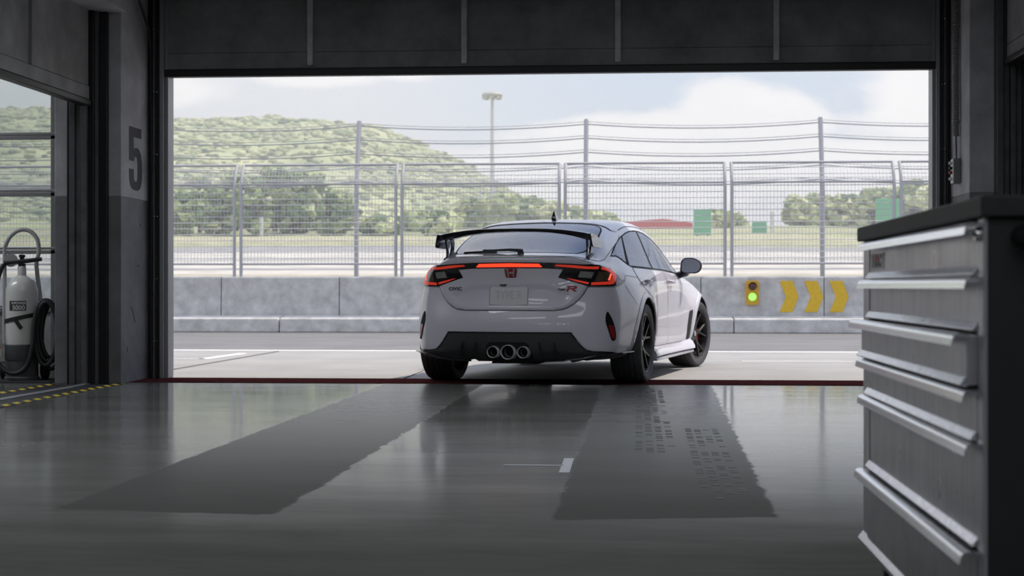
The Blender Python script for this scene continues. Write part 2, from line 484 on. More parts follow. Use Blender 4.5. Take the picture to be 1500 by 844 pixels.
# concrete wall blocks and kerb blocks
YEL = M_('yellow_wall_paint', (.72,.45,.03), rough=.65, noise=.12, nscale=20)
YF = 26.9
XB = [-15.66,-13.54,-11.43,-9.31,-7.20,-5.08,-2.97,-.86,1.26,3.37,5.49,7.6]
BL = ['wall block seen through the glazed side bay, furthest along', 'wall block behind the fire extinguisher bay window', 'wall block hidden mostly by the numbered pillar', 'wall block just beyond the numbered pillar',
      'concrete wall block at the doorway, just right of the numbered pillar', 'concrete wall block one to the left of the car, under mesh fence', 'concrete wall block directly behind the tail of the car',
      'concrete wall block hidden behind the body of the car', 'concrete wall block carrying the small traffic light and two yellow chevrons', 'concrete wall block with a single yellow chevron, beside the tool cabinet', 'concrete wall block behind the steel tool cabinet', 'x']
for i in range(11):
    x0, x1 = XB[i]+.006, XB[i+1]-.006
    bm = bmesh.new()
    bm_prism(bm, [(YF,.0),(YF+.02,.955),(YF+.05,.975),(YF+.34,.975),(YF+.37,.955),(YF+.40,.0)], x0, x1, Matrix(((0,1,0,0),(1,0,0,0),(0,0,1,0),(0,0,0,1))))
    o = finish('concrete_barrier', bm, BARC, bevel=.012)
    tag(o, 'grey '+BL[i], 'barrier', 'concrete wall blocks along the pit lane')
    if i in (8, 9):
        for k in range(3):
            cx = [2.608, 3.03, 3.458][k]+.30
            if (k < 2) != (i == 8): continue
            w = .26
            poly = [(-.20,.275),(.02,.275),(.125,.0),(.02,-.265),(-.20,-.265),(-.09,.0)]
            bm = bmesh.new()
            bm_prism(bm, [(cx+p[0]-.1, .62+p[1]) for p in poly], YF-.0, YF+.03)
            finish('painted_chevron', bm, YEL, o)
XK = [-17.85,-13.92,-9.99,-6.06,-2.13,1.80,5.73,9.66]
KL = ['low kerb block in front of the wall, seen in the side bay glass', 'low kerb block in front of the wall, past the fire extinguisher', 'low kerb block in front of the wall, at the numbered pillar', 'low kerb block in front of the wall, left of the car',
      'low kerb block in front of the wall, behind the car', 'low kerb block under the traffic light and yellow chevrons', 'low kerb block behind the tool cabinet']
for i in range(7):
    x0, x1 = XK[i]+.008, XK[i+1]-.008
    bm = bmesh.new()
    bm_prism(bm, [(26.48,.0),(26.50,.235),(26.53,.252),(26.89,.292),(26.89,.0)], x0, x1, Matrix(((0,1,0,0),(1,0,0,0),(0,0,1,0),(0,0,0,1))))
    o = finish('kerb_block', bm, BARC, bevel=.02)
    tag(o, 'grey concrete '+KL[i], 'kerb', 'kerb blocks at the foot of the wall')

# small traffic light on the wall
t = empty('traffic_light', (2.14, YF+.016, .70))
tag(t, 'small yellow two lamp traffic light showing green on the concrete wall', 'traffic light')
TLY = M_('traffic_light_yellow', (.62,.36,.03), rough=.5)
bm = bmesh.new(); bm_prism(bm, round_poly([(-.11,-.22),(.11,-.22),(.11,.20),(-.11,.20)], .045), -.07, .0)
finish('housing', bm, TLY, t, bevel=.006)
for (z, nm, mt) in ((.10, 'red_lamp', M_('unlit_red_lens', (.10,.045,.05), rough=.25)), (-.08, 'green_lamp', M_('lit_green_lens', (.25,.6,.15), rough=.3, emit=(.32,.95,.12), es=1.25))):
    lathe(nm, [(0,-.105),(.04,-.102),(.065,-.09),(.068,-.07)], mt, t, Matrix.Translation((0,0,z)) @ MY @ Matrix.Rotation(PI,4,'Y') @ Matrix.Rotation(PI,4,'Y'), 20)
    bm = bmesh.new()
    for k in range(11):
        a0, a1 = R(-20+20*k), R(-20+20*(k+1))
        p = [(.078*math.cos(a), .078*math.sin(a)) for a in (a0, a1)]
        vs = [bm.verts.new((p[0][0], -.14 if 2 <= k <= 8 else -.10, z+p[0][1])), bm.verts.new((p[1][0], -.14 if 2 <= k <= 8 else -.10, z+p[1][1])), bm.verts.new((p[1][0], -.068, z+p[1][1])), bm.verts.new((p[0][0], -.068, z+p[0][1]))]
        bm.faces.new(vs)
    v = finish('visor', bm, TLY, t)
    sd = v.modifiers.new('s', 'SOLIDIFY'); sd.thickness = .006

# wire fence on the wall: one panel per bay
GAL = M_('galvanised_tube', (.41,.40,.41), rough=.5, metal=.1)
WIRE = M_('fence_wire', (.50,.50,.52), rough=.5, metal=.1)
FY = YF+.25
def fx(px, Y):                      # x of a sight line through a photo column at depth Y
    return 0
FX = [-18.6,-15.69,-12.78,-9.87,-6.966,-4.046,-1.162,1.748,4.658,7.57]
FL = ['seen through the glass of the neighbouring bay, furthest from the doorway', 'seen through the glass of the neighbouring bay above the extinguisher', 'behind the numbered pillar, between side bay and doorway',
      'mostly hidden by the numbered pillar', 'at the doorway edge beside the numbered pillar', 'left of the car, crossed by a tall pole near its end', 'above the tail of the car, crossed by the lamp mast', 'right of the car with the red roof behind it', 'above the yellow chevrons, next to the tool cabinet']
def panel():
    t = empty('mesh_fence_panel')
    W = 2.79; z0 = .976; zk = 2.62; zt = 2.98
    bend = [(0, zk-.1), (.03, zk+.08), (.10, zk+.22), (.20, zt)]
    for x in (-W/2, W/2):
        tube('post', [(x,0,z0),(x,0,1.6)]+[(x,b_[0],b_[1]) for b_ in bend], .030, GAL, t, 8)
    tube('top_rail', [(-W/2,.20,zt),(W/2,.20,zt)], .022, GAL, t, 8)
    tube('middle_rail', [(-W/2,0,zk),(W/2,0,zk)], .018, GAL, t, 8)
    tube('bottom_rail', [(-W/2,0,1.20),(W/2,0,1.20)], .020, GAL, t, 8)
    bm = bmesh.new()
    n = 46
    for i in range(1, n):
        x = -W/2+W*i/n
        bm_tube(bm, [(x,0,1.2),(x,0,zk-.1)]+[(x,b_[0],b_[1]) for b_ in bend[1:]], .0042, 3, caps=False)
    k = 1.2
    while k < zk-.05:
        k += .105; bm_tube(bm, [(-W/2,-.006,k),(W/2,-.006,k)], .008, 3, caps=False)
    for (yy, zz) in ((.03,zk+.08),(.065,zk+.15),(.13,zk+.27)):
        bm_tube(bm, [(-W/2,yy,zz),(W/2,yy,zz)], .008, 3, caps=False)
    m = finish('wire_mesh', bm, WIRE, t)
    return t
def copy_tree(o, parent=None):
    c = o.copy(); COL.objects.link(c); c.parent = parent
    for ch in o.children:
        copy_tree(ch, c)
    return c
base = panel()
for i in range(9):
    t = base if i == 0 else copy_tree(base)
    t.location = ((FX[i]+FX[i+1])/2, FY, 0)
    tag(t, 'grey mesh fence panel '+FL[i], 'fence', 'mesh fence panels on the concrete wall')

# tall poles and the cables strung between them
PY = YF+1.9
PXs = [-18.13,-13.79,-9.45,-5.11,-.786,3.576,7.93]
PL = ['in the side bay window, second along','in the side bay window, above the hazard tape','behind the numbered pillar','in front of the green hill','above the roof of the car','above the yellow chevrons','behind the tool cabinet']
for i in range(7):
    o = tube('fence_pole', [(PXs[i],PY,-.0),(PXs[i],PY,2.55),(PXs[i],PY+.03,2.75),(PXs[i],PY+.16,3.30),(PXs[i],PY+.33,3.95)], .045, GAL, None, 10)
    tag(o, 'tall grey pole with bent tip '+PL[i], 'pole', 'tall poles behind the mesh fence')
    if i:
        xa, xb = PXs[i-1], PXs[i]
        bm = bmesh.new()
        for k in range(5):
            z = 2.78+.27*k; yy = PY+.03+.29*(z-2.75)/1.2
            n = 10
            bm_tube(bm, [(xa+(xb-xa)*j/n, yy, z-.09*(1-(2*j/n-1)**2)) for j in range(n+1)], .011, 5, caps=False)
            bm_tube(bm, [(xa+(xb-xa)*j/n, yy, z+.05-.09*(1-(2*j/n-1)**2)) for j in range(n+1)], .006, 5, caps=False)
        o = finish('steel_cables', bm, GAL)
        tag(o, 'slack steel cables '+['','in the far part of the side bay window','crossing the side bay window by the pillar','just left of the doorway, behind the pillar','in front of the green hill','above the car, right of the lamp mast','at the right end, over the tool cabinet'][i], 'cable', 'steel cables along the fence')

# rising land beyond the fence: gravel, asphalt and grass strips
def land_mat():
    m, N, L, b = new_mat('trackside_land')
    tc = N.new('ShaderNodeTexCoord'); sp = N.new('ShaderNodeSeparateXYZ'); L.new(tc.outputs['Object'], sp.inputs[0])
    nt = N.new('ShaderNodeTexNoise'); nt.inputs['Scale'].default_value = .16; nt.inputs['Detail'].default_value = 7; nt.inputs['Roughness'].default_value = .65
    mp = N.new('ShaderNodeMapping'); mp.inputs['Scale'].default_value = (.5, 1.4, 1); L.new(tc.outputs['Object'], mp.inputs['Vector']); L.new(mp.outputs[0], nt.inputs['Vector'])
    ad = N.new('ShaderNodeMath'); ad.operation = 'MULTIPLY_ADD'; ad.inputs[1].default_value = 16; ad.inputs[2].default_value = -8
    L.new(nt.outputs['Fac'], ad.inputs[0])
    w = N.new('ShaderNodeMapRange'); w.inputs[1].default_value = 50; w.inputs[2].default_value = 75; w.inputs[3].default_value = .05; w.inputs[4].default_value = 1; L.new(sp.outputs['Y'], w.inputs[0])
    mm = N.new('ShaderNodeMath'); mm.operation = 'MULTIPLY'; L.new(ad.outputs[0], mm.inputs[0]); L.new(w.outputs[0], mm.inputs[1])
    yy = N.new('ShaderNodeMath'); yy.operation = 'ADD'; L.new(sp.outputs['Y'], yy.inputs[0]); L.new(mm.outputs[0], yy.inputs[1])
    mr = N.new('ShaderNodeMapRange'); mr.inputs[1].default_value = 30; mr.inputs[2].default_value = 150; L.new(yy.outputs[0], mr.inputs[0])
    cr = N.new('ShaderNodeValToRGB'); cr.color_ramp.interpolation = 'CONSTANT'
    stops = [(30,(.42,.39,.32)),(40.5,(.52,.49,.44)),(43,(.30,.30,.30)),(44.3,(.52,.50,.46)),(50,(.36,.35,.33)),(52,(.50,.48,.44)),(60,(.31,.31,.31)),(66,(.36,.36,.23)),(74,(.43,.41,.28)),(84,(.32,.35,.19)),(98,(.39,.38,.25)),(112,(.30,.34,.17)),(130,(.36,.36,.22))]
    e = cr.color_ramp.elements
    e[0].position = 0; e[0].color = (*stops[0][1],1); e[1].position = (stops[1][0]-30)/120; e[1].color = (*stops[1][1],1)
    for y, c in stops[2:]:
        k = e.new((y-30)/120); k.color = (*c,1)
    L.new(mr.outputs[0], cr.inputs[0])
    n2 = N.new('ShaderNodeTexNoise'); n2.inputs['Scale'].default_value = .8; n2.inputs['Detail'].default_value = 8; L.new(tc.outputs['Object'], n2.inputs['Vector'])
    m2 = N.new('ShaderNodeMapRange'); m2.inputs[1].default_value = .3; m2.inputs[2].default_value = .7; m2.inputs[3].default_value = .8; m2.inputs[4].default_value = 1.15; L.new(n2.outputs['Fac'], m2.inputs[0])
    mx = N.new('ShaderNodeMix'); mx.data_type = 'RGBA'; mx.blend_type = 'MULTIPLY'; mx.inputs[0].default_value = 1
    L.new(cr.outputs[0], mx.inputs[6]); L.new(m2.outputs[0], mx.inputs[7]); L.new(mx.outputs[2], b.inputs['Base Color'])
    b.inputs['Roughness'].default_value = .9; b.inputs['Specular IOR Level'].default_value = .1
    return m
def land_z(y): return .8 + max(0, y-34.5)*.055 if y < 120 else .8+85.5*.055+(y-120)*.03
bm = bmesh.new()
ys = [34.5+i*4 for i in range(40)]; xs_ = [-160+i*8 for i in range(51)]
G = [[bm.verts.new((x, y, land_z(y)+(random.random()-.5)*(.0 if y < 66 else .35))) for x in xs_] for y in ys]
for j in range(len(ys)-1):
    for i in range(len(xs_)-1): bm.faces.new((G[j][i], G[j][i+1], G[j+1][i+1], G[j+1][i]))
v0 = [bm.verts.new((x, 34.5, -.2)) for x in xs_]
for i in range(len(xs_)-1): bm.faces.new((v0[i], v0[i+1], G[0][i+1], G[0][i]))
o = structure(finish('terrain', bm, land_mat(), smooth=True))

# green hill on the left
from mathutils import noise as mnoise
def hill_mat():
    m, N, L, b = new_mat('wooded_hillside')
    tc = N.new('ShaderNodeTexCoord')
    n1 = N.new('ShaderNodeTexNoise'); n1.inputs['Scale'].default_value = .09; n1.inputs['Detail'].default_value = 8; n1.inputs['Roughness'].default_value = .62; L.new(tc.outputs['Object'], n1.inputs['Vector'])
    cr = N.new('ShaderNodeValToRGB'); e = cr.color_ramp.elements
    e[0].position = .36; e[0].color = (.24,.31,.16,1); e[1].position = .66; e[1].color = (.60,.60,.36,1)  # greens paled, so part of the haze sits in the colour
    k = e.new(.5); k.color = (.42,.47,.25,1)
    L.new(n1.outputs['Fac'], cr.inputs[0]); L.new(cr.outputs[0], b.inputs['Base Color'])
    b.inputs['Roughness'].default_value = .95; b.inputs['Specular IOR Level'].default_value = .05
    return m
HILLM = hill_mat()
PROF = [(-260,15),(-170,20),(-110,24),(-90,27.5),(-70,26.8),(-62,25.6),(-52,25.4),(-45,24.9),(-37,24.6),(-31,22.0),(-26,19.2),(-22,17.2),(-17,14.8),(-12,13.0),(-7,11.4),(-2,10.0),(3,9.3),(12,8.6),(30,8.0),(60,7.5),(150,7)]
def prof(x):
    for (a, b_) in zip(PROF[:-1], PROF[1:]):
        if a[0] <= x <= b_[0]:
            t = (x-a[0])/(b_[0]-a[0]); return a[1]+(b_[1]-a[1])*t
    return 7
def hill_z(x, y):
    s = min(1, max(0, (y-135)/95)); s = s*s*(3-2*s)
    back = 1 if y < 235 else max(0, 1-(y-235)/90)
    n = mnoise.fractal(Vector((x*.05, y*.05, 0)), .8, 2.1, 6)*1.6*s
    return 5.0+(prof(x)-5.0)*(s**.8)*(.55+.45*back)+n*.8
bm = bmesh.new()
xs_ = [-260+i*2.6 for i in range(159)]; ys = [130+i*4 for i in range(48)]
G = [[bm.verts.new((x, y, hill_z(x, y))) for x in xs_] for y in ys]
for j in range(len(ys)-1):
    for i in range(len(xs_)-1): bm.faces.new((G[j][i], G[j][i+1], G[j+1][i+1], G[j+1][i]))
structure(finish('hill', bm, HILLM, smooth=True))
# scrub and tree tops on the hillside (too many to count)
FOLG = []
for nm, c0, c1 in (('dark_leaves',(.12,.18,.085),(.26,.32,.16)), ('mid_leaves',(.28,.34,.16),(.48,.52,.27)), ('pale_leaves',(.48,.52,.27),(.66,.66,.40))):  # leaf tones lightened to carry some of the haze
    m, N, L, b = new_mat(nm)
    tc = N.new('ShaderNodeTexCoord'); n1 = N.new('ShaderNodeTexNoise'); n1.inputs['Scale'].default_value = 1.2; n1.inputs['Detail'].default_value = 6
    L.new(tc.outputs['Object'], n1.inputs['Vector'])
    cr = N.new('ShaderNodeValToRGB'); e = cr.color_ramp.elements; e[0].position = .38; e[0].color = (*c0,1); e[1].position = .62; e[1].color = (*c1,1)
    L.new(n1.outputs['Fac'], cr.inputs[0]); L.new(cr.outputs[0], b.inputs['Base Color']); b.inputs['Roughness'].default_value = .9; b.inputs['Specular IOR Level'].default_value = .08
    FOLG.append(m)
def ico_pts(sub):
    b_ = bmesh.new(); bmesh.ops.create_icosphere(b_, subdivisions=sub, radius=1)
    b_.verts.ensure_lookup_table()
    v = [w.co.copy() for w in b_.verts]; f = [[x.index for x in w.verts] for w in b_.faces]; b_.free(); return v, f
ICO1, ICO2, ICO3 = ico_pts(1), ico_pts(2), ico_pts(3)
def bm_blob(bm, c, r, ico, amp=.3, sc=1.0, mi=0, fr=2.2):
    off = Vector((random.random()*50, random.random()*50, random.random()*50))
    V = []
    for p in ico[0]:
        k = 1+amp*mnoise.noise(p*fr+off)
        V.append(bm.verts.new((c[0]+p.x*r[0]*k, c[1]+p.y*r[1]*k, c[2]+p.z*r[2]*k)))
    for f in ico[1]:
        fc = bm.faces.new([V[i] for i in f]); fc.material_index = mi; fc.smooth = False
bm = bmesh.new()
for i in range(17000):
    x = random.uniform(-150, 45); y = random.uniform(150, 236)
    if random.random() > .35+.65*(mnoise.noise(Vector((x*.04, y*.06, 3)))+.5): continue
    s = random.uniform(.18, .5)
    bm_blob(bm, (x, y, hill_z(x, y)+s*.25), (s*1.5, s*1.5, s*.75), ICO1, .6, mi=random.choice((0,1,1,1,2,2,2,2)))
for f in bm.faces: f.smooth = True
o = finish('hillside_foliage', bm, FOLG, smooth=False)
tag(o, 'pale green scrub and tree tops covering the rounded hill', 'trees', None, 'stuff')

# individual trees and bushes
def tree(name, x, y, h, w, pal, label, group, n=46, trunk=True):
    z = land_z(y)-.15 if y < 135 else hill_z(x, y)-.3
    t = empty(name, (x, y, z)); tag(t, label, 'tree' if trunk else 'bush', group)
    if trunk:
        bm = bmesh.new()
        bm_tube(bm, [(0,0,0),(.05*w,0,h*.3),(-.03*w,.02,h*.7)], [.07*w,.05*w,.02*w], 8)
        for k in range(4):
            a = k*1.7; bm_tube(bm, [(0,0,h*.3),(.3*w*math.cos(a),.3*w*math.sin(a),h*.62)], [.035*w,.012*w], 6)
        finish('trunk', bm, M_('bark', (.12,.09,.06), rough=.9), t, smooth=True)
    bm = bmesh.new()
    z0 = h*.10
    for k in range(n):
        a = random.uniform(0, 2*PI); u = random.random(); zz = z0+(h-z0)*u
        rr = w*.5*math.sin(PI*(.22+.70*u))*random.uniform(.3,.9)
        s = w*random.uniform(.09,.19)
        bm_blob(bm, (rr*math.cos(a), rr*math.sin(a), min(zz, h-s*.7)), (s, s, s*.8), ICO2, .95, mi=random.choice(pal), fr=3)
    finish('crown', bm, FOLG, t)
    return t
D = 100
def at(px, D): 
    u = (px-750)/2260; return ((u*.99718-.07501)/(u*.07501+.99718))*D
# grove of dark trees on the left of the view
k = 0
GR = [(268,93,3.0,2.3,'round dark tree at the doorway edge beside the pillar'),(292,101,3.9,2.5,'dark tree next to the round tree at the doorway edge'),(318,96,3.3,2.4,'broad dark tree left of the first fence joint'),(343,107,4.3,2.7,'tall dark tree straight behind the first fence joint'),
      (372,95,3.7,2.5,'dark tree just right of the first fence joint'),(402,103,4.6,2.9,'tallest dark tree of the grove below the hill'),(432,97,4.0,2.8,'dark tree in the middle of the grove'),(462,106,4.2,2.8,'dark bushy tree right of the middle of the grove'),(490,94,2.9,2.4,'dark tree at the right end of the grove, before the tall pole'),(508,101,2.3,2.0,'low tree behind the tall pole by the hill')]
for px, y, h, w, lb in GR:
    tree('leafy_tree', at(px, y), y, h, w, (0,0,0,1,1), lb, 'trees in the grove below the hill', 44)
BU = [(560,95,1.2,3.0,'low olive bush between tall pole and second fence joint'),(610,100,1.5,3.6,'low green bush just right of the second fence joint'),(650,92,1.6,2.6,'green bush behind the left end of the rear wing'),(690,110,2.3,3.6,'bush at the foot of the hill left of the lamp mast'),(735,118,2.6,4.0,'bush right behind the lamp mast'),(772,122,2.6,4.2,'olive bush right of the lamp mast'),(805,118,2.1,3.4,'bush by the paired fence posts above the car roof'),(838,125,1.7,3.6,'low bush beyond the tall pole above the car roof'),(880,128,1.4,4,'flat bush left of the red roof'),(1050,112,1.5,2.6,'bush just right of the tall green board'),(1075,116,1.2,2.4,'bush behind the paired fence posts right of the car')]
for px, y, h, w, lb in BU:
    tree('bush', at(px, y), y, h, w, (0,1,1,2), lb, 'bushes beyond the track', 34, False)
TR = [(1170,122,2.6,2.8,'green tree left of the pole above the chevrons'),(1192,129,2.9,3.0,'green tree touching the pole above the chevrons'),(1222,119,2.5,3.0,'green tree right of the pole above the chevrons'),(1250,127,2.8,3.2,'green tree left of the right green board'),(1278,118,3.0,2.8,'green tree behind the right green board'),(1310,125,3.3,3.1,'green tree right of the right green board'),(1338,118,3.7,2.9,'tall green tree at the right edge of the doorway'),(1362,124,3.4,3.0,'last green tree, cut by the right door jamb')]
for px, y, h, w, lb in TR:
    tree('green_tree', at(px, y), y, h, w, (0,1,1,2,2), lb, 'trees on the right beyond the fence', 44)

# lamp mast
Y = 138
t = empty('lamp_mast', (at(721, Y), Y, land_z(Y)-.3)); tag(t, 'tall thin lamp mast with a ring of floodlights in front of the sky', 'lamp mast')
zt = .772+(422-139)/2260*Y*1.0-land_z(Y)+.3
tube('mast', [(0,0,0),(0,0,zt*.5),(0,0,zt)], [.26,.2,.13], M_('pale_mast', (.62,.62,.60), rough=.6), t, 10)
lathe('lamp_ring', [(.15,zt-.1),(.85,zt-.15),(.95,zt+.05),(.8,zt+.22),(.15,zt+.15)], M_('lamp_ring_grey', (.42,.42,.36), rough=.6), t, None, 20, True)
for k in range(8):
    a = k*PI/4
    lathe('floodlight', [(0,0),(.16,0),(.2,-.22),(0,-.24)], M_('lamp_head', (.5,.5,.42), rough=.4), t, Matrix.Translation((.72*math.cos(a), .72*math.sin(a), zt-.1)), 8)
# second, shorter mast nearer the hill foot
o = tube('lamp_post', [(at(704,120),120,land_z(120)-.2),(at(704,120),120,land_z(120)+2.9)], .10, M_('pale_post', (.66,.66,.64), rough=.6), None, 8)
tag(o, 'short pale post left of the lamp mast at the hill foot', 'post')
o = tube('lamp_post', [(at(383,92),92,land_z(92)-.2),(at(383,92),92,land_z(92)+1.1)], .11, M_('pale_post_b', (.66,.66,.64), rough=.6), None, 8)
tag(o, 'pale post standing in front of the dark grove', 'post')
o = tube('lamp_post', [(at(1131,96),96,land_z(96)-.4),(at(1131,96),96,land_z(96)+1.3)], .12, M_('pale_post_c', (.7,.7,.68), rough=.6), None, 8)
tag(o, 'white post right of the small green board', 'post')
# long low building with a red roof
Y = 112
x0, x1 = at(905, Y), at(1012, Y)
t = empty('red_roofed_building', ((x0+x1)/2, Y, land_z(Y)-1.2)); tag(t, 'low pale building with a bright red roof beyond the track', 'building')
hw = (x1-x0)/2
zr = .772+(422-336)/2260*Y-(land_z(Y)-1.2)
WALLP = M_('pale_render', (.68,.66,.62), rough=.8)
box('wall', -hw, hw, 0, 4, 0, zr, WALLP, t)
bm = bmesh.new(); bm_prism(bm, [(-hw*1.04,zr-.12),(hw*1.04,zr-.12),(hw*1.04,zr+.42),(.25*hw,zr+.72),(-hw*.1,zr+.66),(-hw*1.04,zr+.45)], -.5, 4.4)
finish('roof', bm, M_('red_roof', (.62,.09,.07), rough=.5), t)
for k in range(6):
    xx = -hw+.5+k*(2*hw-1)/5
    box('window', xx-.25, xx+.25, -.03, .02, zr*.40, zr*.75, M_('dim_pane', (.25,.28,.3), rough=.2), t)
# green boards
GRN = M_('green_board', (.18,.46,.27), rough=.5)
for px, Y, w, yt, yb, lb in ((1029,84,25,308,345,'tall green board right of the red roofed building'),(1112,92,21,326,356,'small green board between fence posts and chevrons'),(1302,88,38,293,326,'wide green board above the tool cabinet corner')):
    s = Y/2260; z1 = .772+(422-yt)*s; z0 = .772+(422-yb)*s; zb = land_z(Y)-.2
    t = empty('green_sign', (at(px, Y), Y, zb)); tag(t, lb, 'sign', 'green boards beyond the track')
    hw = w*s/2
    bm = bmesh.new(); bm_prism(bm, round_poly([(-hw,z0-zb),(hw,z0-zb),(hw,z1-zb),(-hw,z1-zb)], .05), -.03, .03); finish('board', bm, GRN, t, bevel=.01)
    for sx in (-1, 1):
        box('post', sx*hw*.6-.05, sx*hw*.6+.05, .03, .11, 0, z1-zb-.1, GAL, t)
# summer haze hanging over the land beyond the track
hm = bpy.data.materials.new('haze'); hm.use_nodes = True
N = hm.node_tree.nodes; L = hm.node_tree.links; N.clear()
out = N.new('ShaderNodeOutputMaterial'); vs = N.new('ShaderNodeVolumeScatter')
vs.inputs['Color'].default_value = (.96,.97,1.0,1); vs.inputs['Density'].default_value = HAZE; vs.inputs['Anisotropy'].default_value = .25
L.new(vs.outputs[0], out.inputs['Volume'])
if HAZE:
    o = box('haze', -400, 400, 37, 246, -3, 60, hm)
    tag(o, 'thin pale haze over the hill and the land beyond the fence', 'haze', None, 'stuff')
# ================================================================== NEIGHBOURING BAY AND RIGHT PILLAR FITTINGS
# glazed sectional door of the neighbouring bay
WG = glass_mat('tinted_door_glass', (.80,.82,.82), ior=1.45)
GRY = M_('grey_frame', (.20,.20,.205), rough=.5, metal=.2)
w1 = structure(box('window_1', -11.4, -4.62, 12.78, 12.82, .0, .02, GRY))
xs_ = [-11.4, -9.3, -7.2, -5.1, -4.62]
for z in (.595, 1.09, 1.58, 2.065):
    box('rail', -11.4, -4.62, 12.77, 12.83, z-.028, z+.004, GRY, w1, bevel=.003)
    box('rail', -11.4, -4.62, 12.765, 12.83, z+.008, z+.030, ALU, w1, bevel=.003)
for x in (-11.37, -9.3, -7.2, -4.86):
    box('stile', x-.03, x+.03, 12.77, 12.83, .0, 3.25, GRY, w1, bevel=.003)
PANELM = M_('ribbed_panel', (.30,.30,.29), rough=.7, noise=.25, nscale=12)
box('lower_panel', -11.4, -4.62, 12.79, 12.81, .0, .58, PANELM, w1)
for z0, z1 in ((.625,1.065),(1.12,1.555),(1.61,2.04),(2.095,2.6)):
    box('glass', -11.4, -4.62, 12.798, 12.802, z0, z1, WG, w1)
box('rail', -11.4, -4.62, 12.77, 12.83, 2.585, 2.66, GRY, w1)

# wheeled fire extinguisher
T = empty('fire_extinguisher', (-5.01, 12.45, 0), R(8))
tag(T, 'large white wheeled fire extinguisher with tall tube handle by the glazed door', 'fire extinguisher')
WH = M_('white_enamel', (.62,.62,.60), rough=.3, coat=.3)
RUB = M_('black_rubber', (.012,.012,.013), rough=.6)
DG = M_('dark_grey_skirt', (.07,.07,.072), rough=.6)
lathe('cylinder', [(0,.27),(.128,.27),(.132,.30),(.134,.34),(.134,.70),(.130,.75),(.118,.79),(.095,.825),(.06,.85),(.036,.862),(.034,.93),(.03,.94),(0,.94)], WH, T, None, 40)
lathe('skirt', [(0,.0),(.142,.0),(.142,.02),(.132,.03),(.13,.16),(.137,.17),(.137,.29),(.133,.295),(.133,.28)], DG, T, None, 40)
v = lathe('valve', [(0,.935),(.03,.935),(.03,.96),(.018,.965),(.018,1.01),(.026,1.015),(.026,1.035),(0,1.04)], BLK, T, None, 16)
tube('lever', [(-.14,-.02,.965),(-.05,-.02,.975),(.05,-.02,.985),(.165,-.02,1.0)], [.022,.018,.02,.017], BLK, v, 10)
lathe('pressure_gauge', [(0,-.035),(.05,-.035),(.056,-.02),(.056,.0),(0,.0)], M_('gauge_face', (.35,.35,.34), rough=.3), v, Matrix.Translation((-.085,-.03,.99)) @ MY @ Matrix.Scale(-1,4,(0,0,1)), 20)
hp = [(-.155,.05,.30),(-.155,.05,1.05)]+[(-.155+.0*1+ (.155+.125)*(1-math.cos(a))/2, .05, 1.05+.175*math.sin(a)+.04*(1-math.cos(a))/2) for a in [PI*k/12 for k in range(1,12)]]+[(.125,.05,1.05),(.105,.05,.95),(.145,.05,.60),(.15,.05,.30)]
tube('handle', catmull(hp, 3, False), .018, M_('grey_tube', (.42,.42,.42), rough=.4), T, 12)
# label with lettering
bm = bmesh.new()
n = 10; a0, a1 = R(-122), R(-62)
for zz in (0,):
    lo = [bm.verts.new((.1362*math.cos(a0+(a1-a0)*k/n), .1362*math.sin(a0+(a1-a0)*k/n), .575)) for k in range(n+1)]
    hi = [bm.verts.new((.1362*math.cos(a0+(a1-a0)*k/n), .1362*math.sin(a0+(a1-a0)*k/n), .655)) for k in range(n+1)]
    for k in range(n): bm.faces.new((lo[k], lo[k+1], hi[k+1], hi[k]))
lab = finish('label', bm, M_('black_label', (.03,.03,.035), rough=.5), T, smooth=True)
LW = M_('label_white', (.6,.6,.58), rough=.5)
for body, z, s in (('F-POWER', .635, .028), ('5000', .597, .052)):
    me_o = text_mesh('lettering', body, s, Matrix.Translation((0, 0, z)) @ Matrix.Rotation(R(90), 4, 'X'), LW, lab, depth=.0006, bold=.001)
    for vv in me_o.data.vertices:
        ang = R(-88)+vv.co.x/.137; rr = .1372-vv.co.y*.0 - (vv.co.y if abs(vv.co.y) < .002 else 0)
        vv.co = (rr*math.cos(ang), rr*math.sin(ang), vv.co.z)
bm = bmesh.new(); bm_lathe(bm, [(.1355,.495),(.139,.495),(.139,.53),(.1355,.53)], None, 40, True)
for vv in bm.verts: vv.co.z += .03*vv.co.x/.137
st_ = finish('strap', bm, RUB, T, smooth=True, auto=40)
box('strap_tail', -.015, .015, -.146, -.140, -.09, .0, RUB, st_, M=Matrix.Translation((-.02,0,.50)) @ Matrix.Rotation(R(-35),4,'Y'))
def loop(cx, cz, rx, rz, y, dy, a0=0, n=28, turns=1):
    return [(cx+rx*math.cos(a0+2*PI*turns*k/n), y+dy*math.sin(2.0*k/n*PI), cz+rz*math.sin(a0+2*PI*turns*k/n)) for k in range(int(n))]
hs = tube('hose', catmull([(-.14,-.03,.955),(-.165,-.04,.90),(-.20,-.06,.75),(-.235,-.08,.55),(-.22,-.12,.33),(-.14,-.16,.13),(-.02,-.19,.06),(.08,-.18,.12),(.125,-.16,.30),(.13,-.14,.45),(.155,-.12,.60),(.20,-.10,.655),(.26,-.10,.64),(.30,-.10,.55)], 5, False), .019, RUB, T, 10)
for (cx, rx, rz, cz, y) in ((.235,.085,.245,.40,-.10),(.245,.075,.225,.41,-.06),(.225,.09,.26,.385,-.13),(.25,.082,.27,.36,-.03)):
    tube('hose_coil', loop(cx, cz, rx, rz, y, .012), .018, RUB, hs, 10, True)
tube('hose_coil', [(.13,-.12,.36),(.18,-.11,.20),(.24,-.10,.14),(.30,-.09,.17)], .016, RUB, hs, 8)
